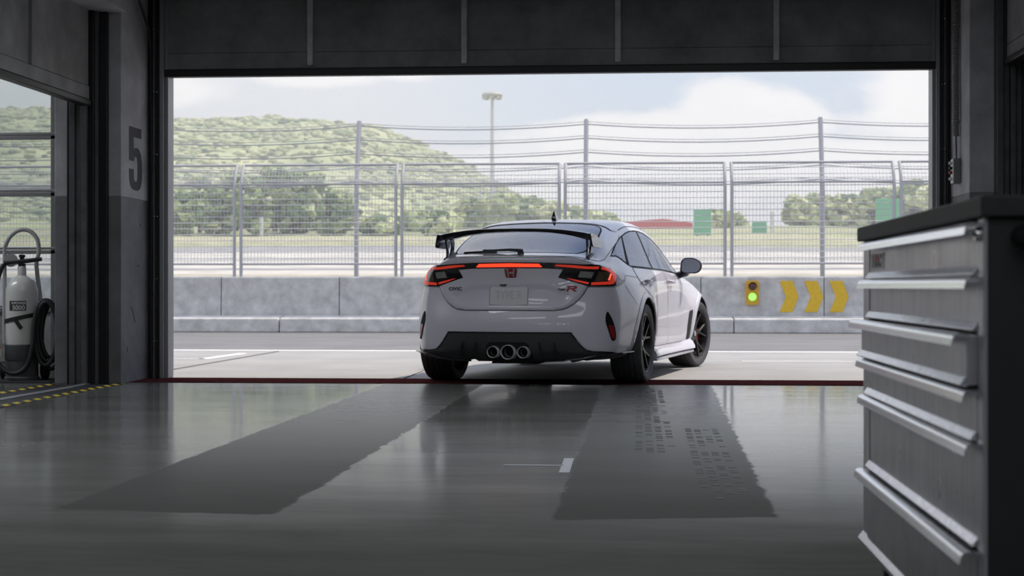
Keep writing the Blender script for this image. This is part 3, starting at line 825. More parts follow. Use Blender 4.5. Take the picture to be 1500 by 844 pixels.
for s in (-1, 1):
    lathe('wheel', [(0,-.03),(.06,-.03),(.075,-.02),(.075,.02),(.06,.03),(0,.03)], RUB, T, Matrix.Translation((s*.165,.10,.075)) @ MX, 24)
tg = box('inspection_tag', -.133, -.095, -.142, -.138, .20, .275, M_('tag_cream', (.55,.52,.45), rough=.6), T, M=Matrix.Rotation(R(-28),4,'Z'))
box('tag_band', -.133, -.095, -.1425, -.1375, .262, .275, M_('tag_orange', (.55,.18,.05), rough=.6), tg, M=Matrix.Rotation(R(-28),4,'Z'))
# floor plate under it
o = box('floor_plate', -5.55, -4.68, 12.18, 12.70, 0, .012, M_('black_mat', (.02,.02,.022), rough=.7), None, bevel=.004)
tag(o, 'flat black mat lying under the wheeled fire extinguisher', 'mat')
T.location.z = .012

# conduit and switch box on the right pillar (face x = XR)
T = empty('switch_box', (XR, 12.50, 1.0)); tag(T, 'small grey switch box under flexible conduit on the right pillar', 'switch')
CDM = M_('grey_conduit', (.17,.17,.17), rough=.6)
bm = bmesh.new()
prof = []
z = .98
while z < 2.28: 
    prof += [(.021,z),(.026,z+.004),(.026,z+.010),(.021,z+.014)]; z += .018
bm_lathe(bm, prof, Matrix.Translation((-.030,0,0)), 14)
cd = finish('conduit', bm, CDM, T, smooth=True)
for z in (1.10, 1.62, 2.22):
    tube('clip', [(0,-.035,z),(-.056,-.03,z),(-.06,0,z),(-.056,.03,z),(0,.035,z)], .004, ALU, cd, 6)
WB = M_('blue_wire', (.02,.03,.12), rough=.5)
for dy in (-.012, 0, .012):
    tube('wire', [(-.03,dy,.98),(-.028,dy*1.4,.90),(-.025,dy*.5,.79)], .005, WB if dy else BLK, T, 6)
    tube('wire', [(-.03,dy,2.27),(-.028,dy,2.29)], .005, WB, T, 6)
bx_ = box('housing', -.055, -.0, -.055, .055, .60, .80, CDM, T, bevel=.008)
box('cover', -.062, -.055, -.05, .05, .605, .795, M_('switch_cover', (.55,.55,.56), rough=.4, metal=.3), T, bevel=.002)
for z, c in ((.765,(.7,.7,.7)),(.725,(.02,.02,.02)),(.69,(.35,.03,.03)),(.64,(.7,.7,.7))):
    lathe('push_button', [(0,.022),(.012,.022),(.014,.0)], M_('button', c, rough=.35), T, Matrix.Translation((-.062,0,z)) @ MX @ Matrix.Scale(-1,4,(0,0,1)), 14)
# ================================================================== TOOL CABINET
T = empty('tool_cabinet', (.615, 2.714, 0))
tag(T, 'worn steel roller tool cabinet with six drawers and black worktop', 'tool cabinet')
CW, CDp = 1.40, .62         # width along y, depth along x
def cab_mat():
    m, N, L, b = new_mat('brushed_cabinet_steel')
    tc = N.new('ShaderNodeTexCoord')
    mp = N.new('ShaderNodeMapping'); mp.inputs['Scale'].default_value = (4, 26, 2.2); L.new(tc.outputs['Object'], mp.inputs['Vector'])
    n1 = N.new('ShaderNodeTexNoise'); n1.inputs['Scale'].default_value = 2; n1.inputs['Detail'].default_value = 8; n1.inputs['Roughness'].default_value = .7; L.new(mp.outputs[0], n1.inputs['Vector'])
    n2 = N.new('ShaderNodeTexNoise'); n2.inputs['Scale'].default_value = 9; n2.inputs['Detail'].default_value = 8; L.new(tc.outputs['Object'], n2.inputs['Vector'])
    cr = N.new('ShaderNodeValToRGB'); e = cr.color_ramp.elements
    e[0].position = .35; e[0].color = (.52,.52,.545,1); e[1].position = .7; e[1].color = (.72,.72,.75,1)
    L.new(n1.outputs['Fac'], cr.inputs[0]); L.new(cr.outputs[0], b.inputs['Base Color'])
    mr = N.new('ShaderNodeMapRange'); mr.inputs[1].default_value = .3; mr.inputs[2].default_value = .7; mr.inputs[3].default_value = .26; mr.inputs[4].default_value = .42
    L.new(n2.outputs['Fac'], mr.inputs[0]); L.new(mr.outputs[0], b.inputs['Roughness'])
    b.inputs['Metallic'].default_value = .8
    return m
CABM = cab_mat()
SIDEM = M_('dark_cabinet_side', (.022,.022,.024), rough=.55, noise=.2, nscale=6)
HANM = M_('silver_pull', (.94,.96,1.0), rough=.19, metal=1.0)
WT = M_('black_worktop', (.03,.03,.031), rough=.6, noise=.2, nscale=30)
bm = bmesh.new()
bm_box(bm, .002, CDp, -.004, -.0005, .11, .893); bm_box(bm, .012, CDp, CW-.004, CW, .125, .893); bm_box(bm, CDp-.004, CDp, 0, CW, .125, .893); bm_box(bm, .012, CDp, 0, CW, .11, .13); bm_box(bm, .03, CDp, 0, CW, .875, .893)
body = finish('body', bm, SIDEM, T, bevel=.002)
box('frame_post', 0, .03, 0, .062, .11, .893, CABM, T, bevel=.002)
box('frame_post', .002, .03, CW-.098, CW, .11, .893, CABM, T, bevel=.002)
box('corner_strip', -.003, .004, -.003, .012, .11, .893, M_('pale_edge', (.42,.42,.44), rough=.4, metal=.4), T)
box('worktop', -.012, CDp+.01, -.02, CW+.02, .894, .931, WT, T, bevel=.004)
box('back_plate', .03, .034, .0, CW, .12, .89, BLK, T)
# drawers: (z bottom, z top, pull-out)
DR = [(.797,.888,0),(.698,.793,0),(.600,.693,.022),(.503,.593,.004),(.316,.499,0),(.134,.309,.008)]
# rolled lip: rises a little out of the drawer top, curls over and hangs down
def lip_profile():
    o_, i_ = [(0,-.006),(.004,-.001)], [(0,-.009)]
    for k in range(7):
        t = R(105-105*k/6)
        o_.append((.017+.013*math.cos(t), -.012+.012*math.sin(t)))
        i_.append((.017+.0108*math.cos(t), -.012+.0098*math.sin(t)))
    return o_+[(.0325,-.022),(.0305,-.0225)]+i_[:0:-1]+[(.005,-.004),(0,-.009)]
LIPP = lip_profile()
STRIPP = [(0,.014),(.003,.0145),(.013,.001),(.012,-.0015),(0,-.001)]
STM = M_('worn_silver_strip', (.84,.85,.90), rough=.26, metal=.95, noise=.18, nscale=60)
for i, (z0, z1, out) in enumerate(DR):
    bm = bmesh.new()
    bm_box(bm, .004, .028, .066, CW-.102, z0, z1-.004)
    f = finish('drawer', bm, CABM, T, bevel=.002)
    f.location = (-out, 0, 0)
    bm = bmesh.new(); bm_prism(bm, [(.004-p[0], z1+p[1]) for p in LIPP], .042, CW-.085)
    finish('drawer_pull', bm, HANM, f, smooth=True, auto=40)
    if i < 5:
        bm = bmesh.new(); bm_prism(bm, [(.004-p[0], z0+p[1]) for p in STRIPP], .066, CW-.098)
        finish('lower_strip', bm, STM, f, bevel=.0006)
    box('shadow_gap', .006, .03, .066, CW-.102, z0-.005, z0, BLK, f)
    if i == 0:
        # maker's plate with red and black letters
        pb = box('maker_plate', .0025, .004, 1.08, 1.285, .818, .858, M_('plate_silver', (.75,.75,.74), rough=.4), f)
        RED = M_('logo_red', (.40,.02,.02), rough=.4); KB = M_('logo_black', (.015,.015,.018), rough=.4)
        MM = Matrix(((0,0,-1,.0022),(-1,0,0,1.182),(0,1,0,.838),(0,0,0,1)))   # text x -> -y, text y -> z, normal -> -x
        lt = text_mesh('letters', 'HRC', .040, MM, [RED], pb, depth=.0006, shear=.12, sx=1.75, bold=.0022)
        bm = bmesh.new(); bm.from_mesh(lt.data)
        bmesh.ops.bisect_plane(bm, geom=bm.verts[:]+bm.edges[:]+bm.faces[:], plane_co=(0,0,.8375), plane_no=(0,0,1))
        bm2 = bm.copy()
        bmesh.ops.delete(bm, geom=[x for x in bm.faces if x.calc_center_median().z < .8375], context='FACES')
        bmesh.ops.delete(bm2, geom=[x for x in bm2.faces if x.calc_center_median().z >= .8375], context='FACES')
        bm.to_mesh(lt.data); bm.free()
        me = bpy.data.meshes.new('letters'); bm2.to_mesh(me); bm2.free(); finish_me('letters', me, KB, pb)
bm = bmesh.new(); bm_prism(bm, [(.004-p[0]*1.25, .116+p[1]*1.25) for p in STRIPP], .06, CW+.002)
finish('bottom_strip', bm, STM, T, bevel=.0006)
box('skirt', .004, .03, .0, CW, .088, .116, CABM, T, bevel=.002)
lk = lathe('lock', [(0,.012),(.010,.012),(.013,.008),(.014,0)], M_('chrome_lock', (.8,.8,.8), rough=.15, metal=1), T, Matrix.Translation((0,.035,.866)) @ MX @ Matrix.Scale(-1,4,(0,0,1)), 18)
box('keyhole', -.0135, -.012, .033, .037, .861, .871, BLK, lk)
# push handle on the near side
hd = tube('push_handle', catmull([(.06,0,.862),(.06,-.035,.862),(.075,-.06,.862),(.11,-.066,.862),(.50,-.066,.862),(.54,-.06,.862),(.555,-.035,.862),(.555,0,.862)], 4, False), .019, RUB, T, 14)
for x in (.10, .45):
    lathe('side_screw', [(0,.004),(.006,.003),(.007,0)], BLK, T, Matrix.Translation((x*.5, 0, .60)) @ MY, 10)
for (x, y) in ((.06,.09),(.06,CW-.10),(CDp-.07,.09),(CDp-.07,CW-.10)):
    cs = box('caster', x-.035, x+.035, y-.04, y+.04, .102, .111, BLK, T, bevel=.003)
    lathe('wheel', [(0,-.018),(.037,-.018),(.047,-.012),(.049,.0),(.047,.012),(.037,.018),(0,.018)], RUB, cs, Matrix.Translation((x,y,.049)) @ MX, 22)
    for q in (-1, 1):
        prism('fork', [(y-.03,.104),(y+.03,.104),(y+.014,.036),(y-.014,.036)], x+q*.022-.002, x+q*.022+.002, ALU, cs, Matrix(((0,1,0,0),(1,0,0,0),(0,0,1,0),(0,0,0,1))))
# ================================================================== THE CAR
PAINT = M_('pearl_paint', (.61,.595,.665), rough=.35, spec=.5, coat=.9)
GLOSSB = M_('gloss_black', (.012,.012,.014), rough=.12, coat=.6)
SATB = M_('satin_black', (.042,.042,.046), rough=.45, noise=.2, nscale=60)
GAPM = M_('panel_gap', (.012,.012,.013), rough=.6)
TRIMB = M_('inner_trim', (.03,.03,.034), rough=.8, noise=.2, nscale=30)

CAR = empty('hatchback_car', (-.745, 12.72, .018), R(-11.3))
tag(CAR, 'pale pearl grey hatchback with black rear wing leaving the garage door', 'car')

def sm(t): return t*t*(3-2*t)
# stations: 12 levels of (x, y, z) from sill to roof centre
def st(y, A,B,C,D,E,F,G,H,I,I2,J,K):
    return [(p[0], y if len(p) == 2 else p[1], p[-1]) for p in (A,B,C,D,E,F,G,H,I,I2,J,K)]
STN = [
 st(0,(.775,-.70,.20),(.805,-.69,.33),(.803,-.675,.49),(.79,-.665,.64),(.77,-.655,.78),(.74,-.66,.865),(.675,-.71,.925),(.595,-.765,.965),(.515,-.805,.988),(.43,-.832,.995),(.25,-.858,1.001),(0,-.868,1.004)),
 st(0,(.815,-.52,.205),(.853,-.50,.34),(.86,-.49,.50),(.85,-.48,.64),(.815,-.48,.78),(.785,-.49,.865),(.685,-.54,.94),(.57,-.60,.99),(.50,-.64,1.014),(.42,-.66,1.021),(.25,-.685,1.022),(0,-.69,1.02)),
 st(-.33,(.84,.21),(.905,.35),(.925,.50),(.912,.64),(.866,.78),(.825,.86),(.762,.945),(.64,1.062),(.555,1.115),(.46,1.132),(.26,1.139),(0,1.142)),
 st(0,(.865,.21),(.935,.35),(.957,.50),(.945,.65),(.887,.79),(.838,.872),(.782,.955),(.645,1.145),(.555,1.208),(.46,1.226),(.26,1.235),(0,1.238)),
 st(.34,(.865,.20),(.92,.34),(.932,.50),(.917,.66),(.88,.80),(.845,.88),(.793,.955),(.635,1.21),(.545,1.282),(.45,1.303),(.26,1.315),(0,1.318)),
 st(.56,(.862,.20),(.889,.33),(.89,.50),(.887,.67),(.876,.80),(.848,.88),(.798,.953),(.645,1.232),(.57,1.308),(.47,1.332),(.265,1.342),(0,1.346)),
 st(.9,(.86,.20),(.883,.33),(.883,.50),(.884,.67),(.876,.80),(.85,.88),(.80,.945),(.645,1.242),(.575,1.325),(.475,1.35),(.265,1.361),(0,1.365)),
 st(1.35,(.86,.20),(.882,.33),(.88,.50),(.885,.67),(.88,.80),(.855,.875),(.805,.935),(.65,1.235),(.578,1.322),(.475,1.349),(.265,1.361),(0,1.366)),
 st(1.78,(.86,.20),(.882,.33),(.88,.50),(.886,.67),(.88,.80),(.853,.868),(.805,.925),(.668,1.17),(.588,1.272),(.465,1.307),(.27,1.33),(0,1.337)),
 st(2.15,(.86,.20),(.886,.33),(.888,.50),(.892,.67),(.878,.795),(.835,.86),(.78,.908),(.695,1.05),(.62,1.147),(.49,1.19),(.28,1.22),(0,1.228)),
 st(2.45,(.87,.20),(.93,.34),(.948,.50),(.938,.66),(.89,.785),(.825,.843),(.765,.88),(.715,.935),(.64,.995),(.515,1.045),(.28,1.075),(0,1.085)),
 st(2.74,(.88,.20),(.965,.34),(.995,.50),(.978,.655),(.895,.755),(.835,.808),(.775,.84),(.71,.87),(.61,.90),(.485,.925),(.27,.945),(0,.952)),
 st(3.10,(.86,.20),(.925,.34),(.965,.50),(.94,.63),(.86,.72),(.80,.765),(.74,.79),(.665,.815),(.575,.837),(.455,.855),(.255,.872),(0,.878)),
 st(3.42,(.80,.19),(.84,.33),(.85,.48),(.83,.60),(.78,.68),(.73,.715),(.68,.735),(.61,.755),(.53,.77),(.42,.785),(.235,.80),(0,.805)),
]
TC = [1.0, .82, .46, 0.0]
def cap_rows(stn, yc, curve, ztop_drop=None):
    """rows I..A of an end cap: for each row the columns t=1,.82,.46,0"""
    return None

def body_mesh():
    bm = bmesh.new()
    rings = []
    for s in STN:
        half = [bm.verts.new(p) for p in s]            # A..K right side (index 0..11), K centre
        A = s[0]
        bot = [bm.verts.new((A[0]*t, A[1]-(0 if s is not STN[0] else 0), A[2]-.01)) for t in TC[1:]]   # .82,.46,0
        rh = bot[::-1]+half                            # 0: bottom centre ... 2, then A..K
        lh = []
        for v in rh:
            lh.append(v if abs(v.co.x) < 1e-6 else bm.verts.new((-v.co.x, v.co.y, v.co.z)))
        ring = rh + lh[-2:0:-1]
        rings.append((ring, rh, lh))
    for a, b in zip(rings[:-1], rings[1:]):
        A, B = a[0], b[0]; n = len(A)
        for k in range(n):
            bm.faces.new((A[k], B[k], B[(k+1) % n], A[(k+1) % n]))
    # end caps: rows are levels I..A (rh index 11..3)
    def cap(rg, ycen, zc, pw, flip):
        ring, rh, lh = rg
        rows = []
        # top row: I, I2, J, K  -> rh[11],rh[12],rh[13],rh[14]
        rows.append([rh[11], rh[12], rh[13], rh[14], lh[13], lh[12], lh[11]])
        for i, lv in enumerate(range(10, 3, -1)):
            e = rh[lv].co
            cols = []
            for t in (.82, .46, 0):
                w = t**pw[i]
                cols.append(bm.verts.new((e.x*t, ycen[i]+(e.y-ycen[i])*w, zc[i]+(e.z-zc[i])*w)))
            l = [bm.verts.new((-c.co.x, c.co.y, c.co.z)) for c in cols[:2]]
            rows.append([rh[lv], cols[0], cols[1], cols[2], l[1], l[0], lh[lv]])
        rows.append([rh[3], rh[2], rh[1], rh[0], lh[1], lh[2], lh[3]])
        for a, b in zip(rows[:-1], rows[1:]):
            for k in range(6):
                bm.faces.new((a[k], a[k+1], b[k+1], b[k]))
    # rear: H G F E D C B ; bottom row uses the ring's bottom verts
    r0 = rings[0]
    for v, y in zip(r0[1][:3], (-.88,-.87,-.82)): v.co.y = y
    for v, y in zip(r0[2][1:3], (-.87,-.82)): v.co.y = y
    cap(r0, [-.896,-.893,-.872,-.868,-.885,-.945,-.935], [.985,.945,.87,.79,.645,.50,.36], [2.6,2.6,2.8,3,3,3.2,3.2], False)
    rN = rings[-1]
    for v, y in zip(rN[1][:3], (3.62,3.6,3.52)): v.co.y = y
    for v, y in zip(rN[2][1:3], (3.6,3.52)): v.co.y = y
    cap(rN, [3.6,3.64,3.66,3.68,3.69,3.68,3.66], [.78,.75,.71,.66,.58,.46,.32], [2.4]*7, True)
    bmesh.ops.recalc_face_normals(bm, faces=bm.faces)
    me = bpy.data.meshes.new('body_cage'); bm.to_mesh(me); bm.free()
    o = bpy.data.objects.new('body_tmp', me); COL.objects.link(o)
    m = o.modifiers.new('s', 'SUBSURF'); m.levels = 4; m.render_levels = 4
    dg = bpy.context.evaluated_depsgraph_get()
    me2 = bpy.data.meshes.new_from_object(o.evaluated_get(dg))
    bpy.data.objects.remove(o)
    return me2

BODY = body_mesh()
_bm = bmesh.new(); _bm.from_mesh(BODY); _bm.faces.ensure_lookup_table(); _bm.verts.ensure_lookup_table()
BVH = BVHTree.FromBMesh(_bm)
VN = [v.normal.copy() for v in _bm.verts]
FV = [[v.index for v in f.verts] for f in _bm.faces]
VC = [v.co.copy() for v in _bm.verts]
_bm.free()
def snormal(p, fi):
    """smooth normal at p on face fi"""
    n = Vector(); ws = 0
    for i in FV[fi]:
        w = 1/((p-VC[i]).length+1e-4); n += VN[i]*w
    return n.normalized()
# ------------------------------------------------------------------ panels laid on the body surface
UP = Vector((0,0,1))
def frame(d):
    d = Vector(d).normalized()
    if abs(d.z) > .99: return d, Vector((1,0,0)), Vector((0,1,0))
    u = d.cross(UP).normalized(); v = u.cross(d).normalized()
    return d, u, v
REAR = (0,1,0); SIDE = (-1,0,0); TOP = (0,0,-1); CORNER = (-.6,.8,0)
def to2(pts, d):
    d, u, v = frame(d)
    return [((Vector(p).dot(u), Vector(p).dot(v)) if len(p) == 3 else tuple(p)) for p in pts]
def cast(a, b, fr):
    d, u, v = fr
    for k in range(14):
        for sg in ((1,) if k == 0 else (1,-1)):
            bb = b+sg*k*.012
            p = u*a+v*bb-d*4
            h = BVH.ray_cast(p, d)
            if h[0] is not None:
                q = h[0]-v*(sg*k*.012)
                return q, snormal(h[0], h[2])
    return u*a+v*b, -d
def resample(poly, step):
    out = []; N = len(poly)
    for i in range(N):
        a = Vector(poly[i]); b = Vector(poly[(i+1) % N]); l = (b-a).length
        n = max(1, int(l/step+.5))
        for k in range(n):
            q = a+(b-a)*(k/n); out.append((q.x, q.y))
    return out
def dist_poly(p, poly):
    m = 9e9; p = Vector(p); N = len(poly)
    for i in range(N):
        a = Vector(poly[i]); b = Vector(poly[(i+1) % N]); e = b-a
        t = max(0, min(1, (p-a).dot(e)/max(e.length_squared, 1e-12)))
        m = min(m, (p-a-e*t).length)
    return m
def patch(name, pts, d, mat, parent, off=.003, step=.022, holes=(), offfn=None, mirror=False, skirt=.006, flat=False):
    fr = frame(d)
    outline = resample(to2(pts, d), step)
    hs = [resample(to2(h, d), step) for h in holes]
    V = []; E = []
    for poly in [outline]+hs:
        s = len(V); n = len(poly)
        V += [Vector(p) for p in poly]; E += [(s+i, s+(i+1) % n) for i in range(n)]
    x0 = min(p[0] for p in outline); x1 = max(p[0] for p in outline); y0 = min(p[1] for p in outline); y1 = max(p[1] for p in outline)
    j = 0; y = y0+step*.5
    while y < y1:
        x = x0+step*(.25 if j % 2 else .75)
        while x < x1:
            if in_poly((x,y), outline) and not any(in_poly((x,y), h) for h in hs) and min(dist_poly((x,y), q) for q in [outline]+hs) > step*.45:
                V.append(Vector((x,y)))
            x += step
        y += step*.9; j += 1
    rv, re, rf, _, _, _ = geometry.delaunay_2d_cdt(V, E, [], 0, 1e-6)
    bm = bmesh.new(); nor = []
    for p in rv:
        q, n = cast(p[0], p[1], fr)
        o = off+(offfn(p[0], p[1]) if offfn else 0)
        bm.verts.new(q+n*o); nor.append(n)
    bm.verts.ensure_lookup_table()
    for f in rf:
        c = ((rv[f[0]][0]+rv[f[1]][0]+rv[f[2]][0])/3, (rv[f[0]][1]+rv[f[1]][1]+rv[f[2]][1])/3)
        if in_poly(c, outline) and not any(in_poly(c, h) for h in hs):
            fc = bm.faces.new([bm.verts[i] for i in f])
            fc.smooth = not flat
    for f in bm.faces:
        if f.normal.length == 0: f.normal_update()
    bm.normal_update()
    for f in list(bm.faces):
        if f.normal.dot(nor[f.verts[0].index]) < 0: f.normal_flip()
    if skirt:
        be = [e for e in bm.edges if e.is_boundary]
        mp = {}
        nv = len(nor)
        for e in be:
            for w in e.verts:
                if w not in mp:
                    i = w.index; mp[w] = bm.verts.new(w.co-nor[i]*skirt); nor.append(nor[i])
        for e in be:
            a, b = e.verts
            f0 = e.link_faces[0]
            lp = [l for l in f0.loops if l.edge == e][0]
            a, b = lp.vert, lp.link_loop_next.vert
            fc = bm.faces.new((b, a, mp[a], mp[b])); fc.smooth = False
    loose = [w for w in bm.verts if not w.link_faces]
    keep = [i for i, w in enumerate(bm.verts) if w.link_faces]
    nn = [nor[i] for i in keep]
    bmesh.ops.delete(bm, geom=loose, context='VERTS')
    me = bpy.data.meshes.new(name); bm.to_mesh(me); bm.free()
    if not offfn and not flat:
        me.normals_split_custom_set_from_vertices([tuple(n) for n in nn])
    o = finish_me(name, me, mat, parent)
    if mirror: return o, mirror_of(o, name, parent)
    return o
def mirror_of(o, name, parent):
    bm = bmesh.new(); bm.from_mesh(o.data)
    for v in bm.verts: v.co.x *= -1
    bmesh.ops.reverse_faces(bm, faces=bm.faces[:])
    me = bpy.data.meshes.new(name); bm.to_mesh(me); bm.free()
    for p, q in zip(me.polygons, o.data.polygons): p.use_smooth = q.use_smooth
    for m in o.data.materials: me.materials.append(m)
    c = bpy.data.objects.new(name, me); link(c, parent)
    return c
def strip(name, pts, d, w, mat, parent, off=.002, mirror=False, n=5):
    """thin line laid along a path on the body"""
    fr = frame(d)
    P = [Vector(p) for p in catmull(to2(pts, d), n, False)]
    bm = bmesh.new(); prev = None
    for i, p in enumerate(P):
        t = (P[min(i+1, len(P)-1)]-P[max(i-1,0)]).normalized(); q = Vector((-t.y, t.x))*w/2
        row = []
        for s in (-1, 1):
            h, nn = cast(p.x+q.x*s, p.y+q.y*s, fr); row.append(bm.verts.new(h+nn*off))
        if prev: bm.faces.new((prev[0], prev[1], row[1], row[0]))
        prev = row
    o = finish(name, bm, mat, parent)
    if mirror: return o, mirror_of(o, name, parent)
    return o
def sym(half):
    """half outline on the right side from bottom centre to top centre -> closed"""
    return list(half)+[(-p[0],)+tuple(p[1:]) for p in half[::-1] if abs(p[0]) > 1e-6]

# ---- outlines (car coordinates, metres)
DLO = [(-.335,1.004),(-.23,1.007),(-.18,.981),(-.12,.941),(-.047,.924),(.35,.920),(.72,.915),(1.2,.908),(1.64,.896),(2.06,.884),(2.16,.886),(2.13,.93),(2.03,1.01),(1.91,1.085),(1.72,1.165),(1.50,1.215),(1.30,1.243),(1.10,1.254),(.90,1.254),(.685,1.243),(.50,1.222),(.313,1.188),(.13,1.150),(-.04,1.105),(-.2,1.055)]
QG = [(-.312,1.011),(-.222,1.014),(-.172,.989),(-.120,.953),(.284,1.175),(.13,1.143),(-.04,1.098),(-.19,1.050)]
RG = [(-.086,.934),(.35,.929),(.735,.924),(.962,1.246),(.69,1.236),(.50,1.214),(.322,1.182)]
FG = [(.776,.923),(1.2,.917),(1.64,.905),(2.07,.893),(2.13,.896),(2.105,.945),(1.98,1.038),(1.91,1.077),(1.72,1.157),(1.50,1.207),(1.30,1.235),(1.10,1.246),(1.005,1.247)]
RWIN = sym([(0,-.70),(.42,-.695),(.49,-.66),(.53,-.56),(.548,-.42),(.552,-.28),(.548,-.14),(.53,.04),(.505,.14),(.45,.205),(.30,.235),(0,.25)])
RWIN = RWIN[:]
RGL = offset_poly(RWIN, -.011)
WSC = sym([(0,2.50),(.35,2.47),(.58,2.37),(.66,2.28),(.63,2.16),(.56,1.90),(.50,1.78),(.3,1.735),(0,1.72)])
WSG = offset_poly(WSC, -.03)

# ---- shell: body with wheel wells and window openings cut out
shell_me = BODY.copy(); shell_me.name = 'body_shell'
WELL = M_('wheel_well_black', (.012,.012,.012), rough=.9)
for m in (PAINT, WELL, TRIMB, GLOSSB): shell_me.materials.append(m)
shell = bpy.data.objects.new('body_shell', shell_me); link(shell)
WZ = .307; WB = 2.735
cutters = []
def cutter(bm, mi):
    bmesh.ops.recalc_face_normals(bm, faces=bm.faces)
    for f in bm.faces: f.material_index = mi
    me = bpy.data.meshes.new('cut'); bm.to_mesh(me); bm.free()
    for m in (PAINT, WELL, TRIMB, GLOSSB): me.materials.append(m)
    o = bpy.data.objects.new('cut', me); link(o); cutters.append(o)
    b = shell.modifiers.new('c', 'BOOLEAN'); b.operation = 'DIFFERENCE'; b.solver = 'EXACT'; b.object = o
for s in (-1, 1):
    for y in (0, WB):
        bm = bmesh.new()
        bm_lathe(bm, [(0,.60),(.374,.60),(.374,1.2),(0,1.2)], Matrix.Translation((0, y, WZ)) @ Matrix.Rotation(R(90)*s, 4, 'Y'), 72)
        cutter(bm, 1)
    bm = bmesh.new()
    bm_prism(bm, offset_poly(DLO, -.006), .35, 1.2, Matrix(((0,s,0,0),(1,0,0,0),(0,0,1,0),(0,0,0,1))))
    cutter(bm, 2)
for poly, z0 in ((offset_poly(RWIN, -.008), .90), (offset_poly(WSC, -.008), .85)):
    bm = bmesh.new(); bm_prism(bm, poly, z0, 2.0, Matrix(((1,0,0,0),(0,0,1,0),(0,1,0,0),(0,0,0,1))))
    cutter(bm, 2)
dg = bpy.context.evaluated_depsgraph_get()
me2 = bpy.data.meshes.new_from_object(shell.evaluated_get(dg))
for c in cutters: bpy.data.objects.remove(c)
shell.modifiers.clear()
bm = bmesh.new(); bm.from_mesh(me2)
bmesh.ops.delete(bm, geom=[f for f in bm.faces if f.material_index == 2], context='FACES')
for f in bm.faces: f.smooth = f.material_index == 0
bm.to_mesh(me2); bm.free()
shell.data = me2; me2.name = 'body_shell'
me2.set_sharp_from_angle(angle=R(35))
shell.parent = CAR
sd = shell.modifiers.new('inner', 'SOLIDIFY'); sd.thickness = .02; sd.offset = -1; sd.material_offset = 2; sd.use_rim = True

# ---- wheel-arch lips
def arc(cy, cz, r, a0, a1, n): return [(cy+r*math.cos(R(a0+(a1-a0)*k/n)), cz+r*math.sin(R(a0+(a1-a0)*k/n))) for k in range(n+1)]
SGN = Vector((0,1,0)).dot(frame(SIDE)[1])
for cy in (0, WB):
    lip = arc(cy, WZ, .414, -6, 186, 40)+arc(cy, WZ, .368, 186, -6, 40)
    patch('wheel_arch_lip', lip, SIDE, PAINT, CAR, off=.0015, step=.018, mirror=True, skirt=.012, offfn=lambda a, b, cy=cy: .009*max(0,(.414-math.hypot(a-cy*SGN, b-WZ))/.046)**2)

# ---- tailgate (lower half) with its number-plate recess
TG = sym([(0,.581),(.36,.581),(.42,.588),(.465,.606),(.505,.634),(.54,.668),(.572,.713),(.60,.766),(.640,.84),(.662,.892),(.655,.915),(.56,.93),(.40,.938),(.2,.944),(0,.946)])
REC = sym([(0,.602),(.30,.604),(.40,.618),(.455,.655),(.485,.705),(.38,.742),(.30,.770),(.26,.776),(0,.778)])
def recess(x, z):
    d = dist_poly((x,z), REC)*(1 if in_poly((x,z), REC) else -1)
    k = min(1, max(0, (d+.004)/.034)); k = k*k*(3-2*k)
    return .009*(1-k)
# taper the step to nothing towards the rim of the tailgate
def recess_off(x, z):
    e = min(1, dist_poly((x,z), TG)/.03)
    return recess(x, z)*(e*e*(3-2*e))
patch('panel_gap', offset_poly(TG, .004), REAR, GAPM, CAR, off=.0012, step=.03)
TGO = patch('tailgate', offset_poly(TG, -.001), REAR, PAINT, CAR, off=.003, step=.014, offfn=recess_off)
# plate blank with raised letters
def on_rear(x, z, off=0):
    q, n = cast(x, z, frame(REAR)); return q+n*off, n
pq, pn = on_rear(.03, .70, .006)
def rear_matrix(x, z, off, yaw=True):
    q, n = on_rear(x, z, off)
    xa = Vector((-n.y, n.x, 0)).normalized(); 
    if xa.x < 0: xa = -xa
    za = n.normalized(); ya = za.cross(xa).normalized()
    return Matrix(((xa.x,ya.x,za.x,q.x),(xa.y,ya.y,za.y,q.y),(xa.z,ya.z,za.z,q.z),(0,0,0,1)))
PM = rear_matrix(.0, .693, .004)
GREYP = M_('embossed_grey', (.50,.50,.53), rough=.45)
bm = bmesh.new()
bm_prism(bm, round_poly([(-.150,-.070),(.150,-.070),(.150,.070),(-.150,.070)], .012), -.004, .004, PM @ Matrix(((1,0,0,0),(0,0,1,0),(0,1,0,0),(0,0,0,1))))
PLB = finish('plate_blank', bm, M_('plate_grey', (.60,.60,.63), rough=.4, coat=.4), CAR, bevel=.002)
bm = bmesh.new()
o4 = round_poly([(-.154,-.074),(.154,-.074),(.154,.074),(-.154,.074)], .014); i4 = round_poly([(-.150,-.070),(.150,-.070),(.150,.070),(-.150,.070)], .012)
Q = PM @ Matrix.Translation((0,0,.0032))
vo = [bm.verts.new(Q @ Vector((p[0],p[1],0))) for p in o4]; vi = [bm.verts.new(Q @ Vector((p[0],p[1],.0012))) for p in i4]
for k in range(len(vo)): bm.faces.new((vo[k], vo[(k+1) % len(vo)], vi[(k+1) % len(vi)], vi[k]))
finish('plate_edge', bm, M_('plate_edge_grey', (.30,.30,.32), rough=.5), PLB)
text_mesh('raised_letters', 'TYPE R', .088, PM @ Matrix.Translation((0,.004,.0045)), GREYP, PLB, depth=.002, sx=.72, spacing=1.08)
# latch button above the plate
prism('release_switch', [(-.03,.0),(.03,.0),(.018,-.012),(-.018,-.012)], -.004, .012, SATB, CAR, rear_matrix(-.045,.782,.010) @ Matrix(((1,0,0,0),(0,0,1,0),(0,1,0,0),(0,0,0,1))))

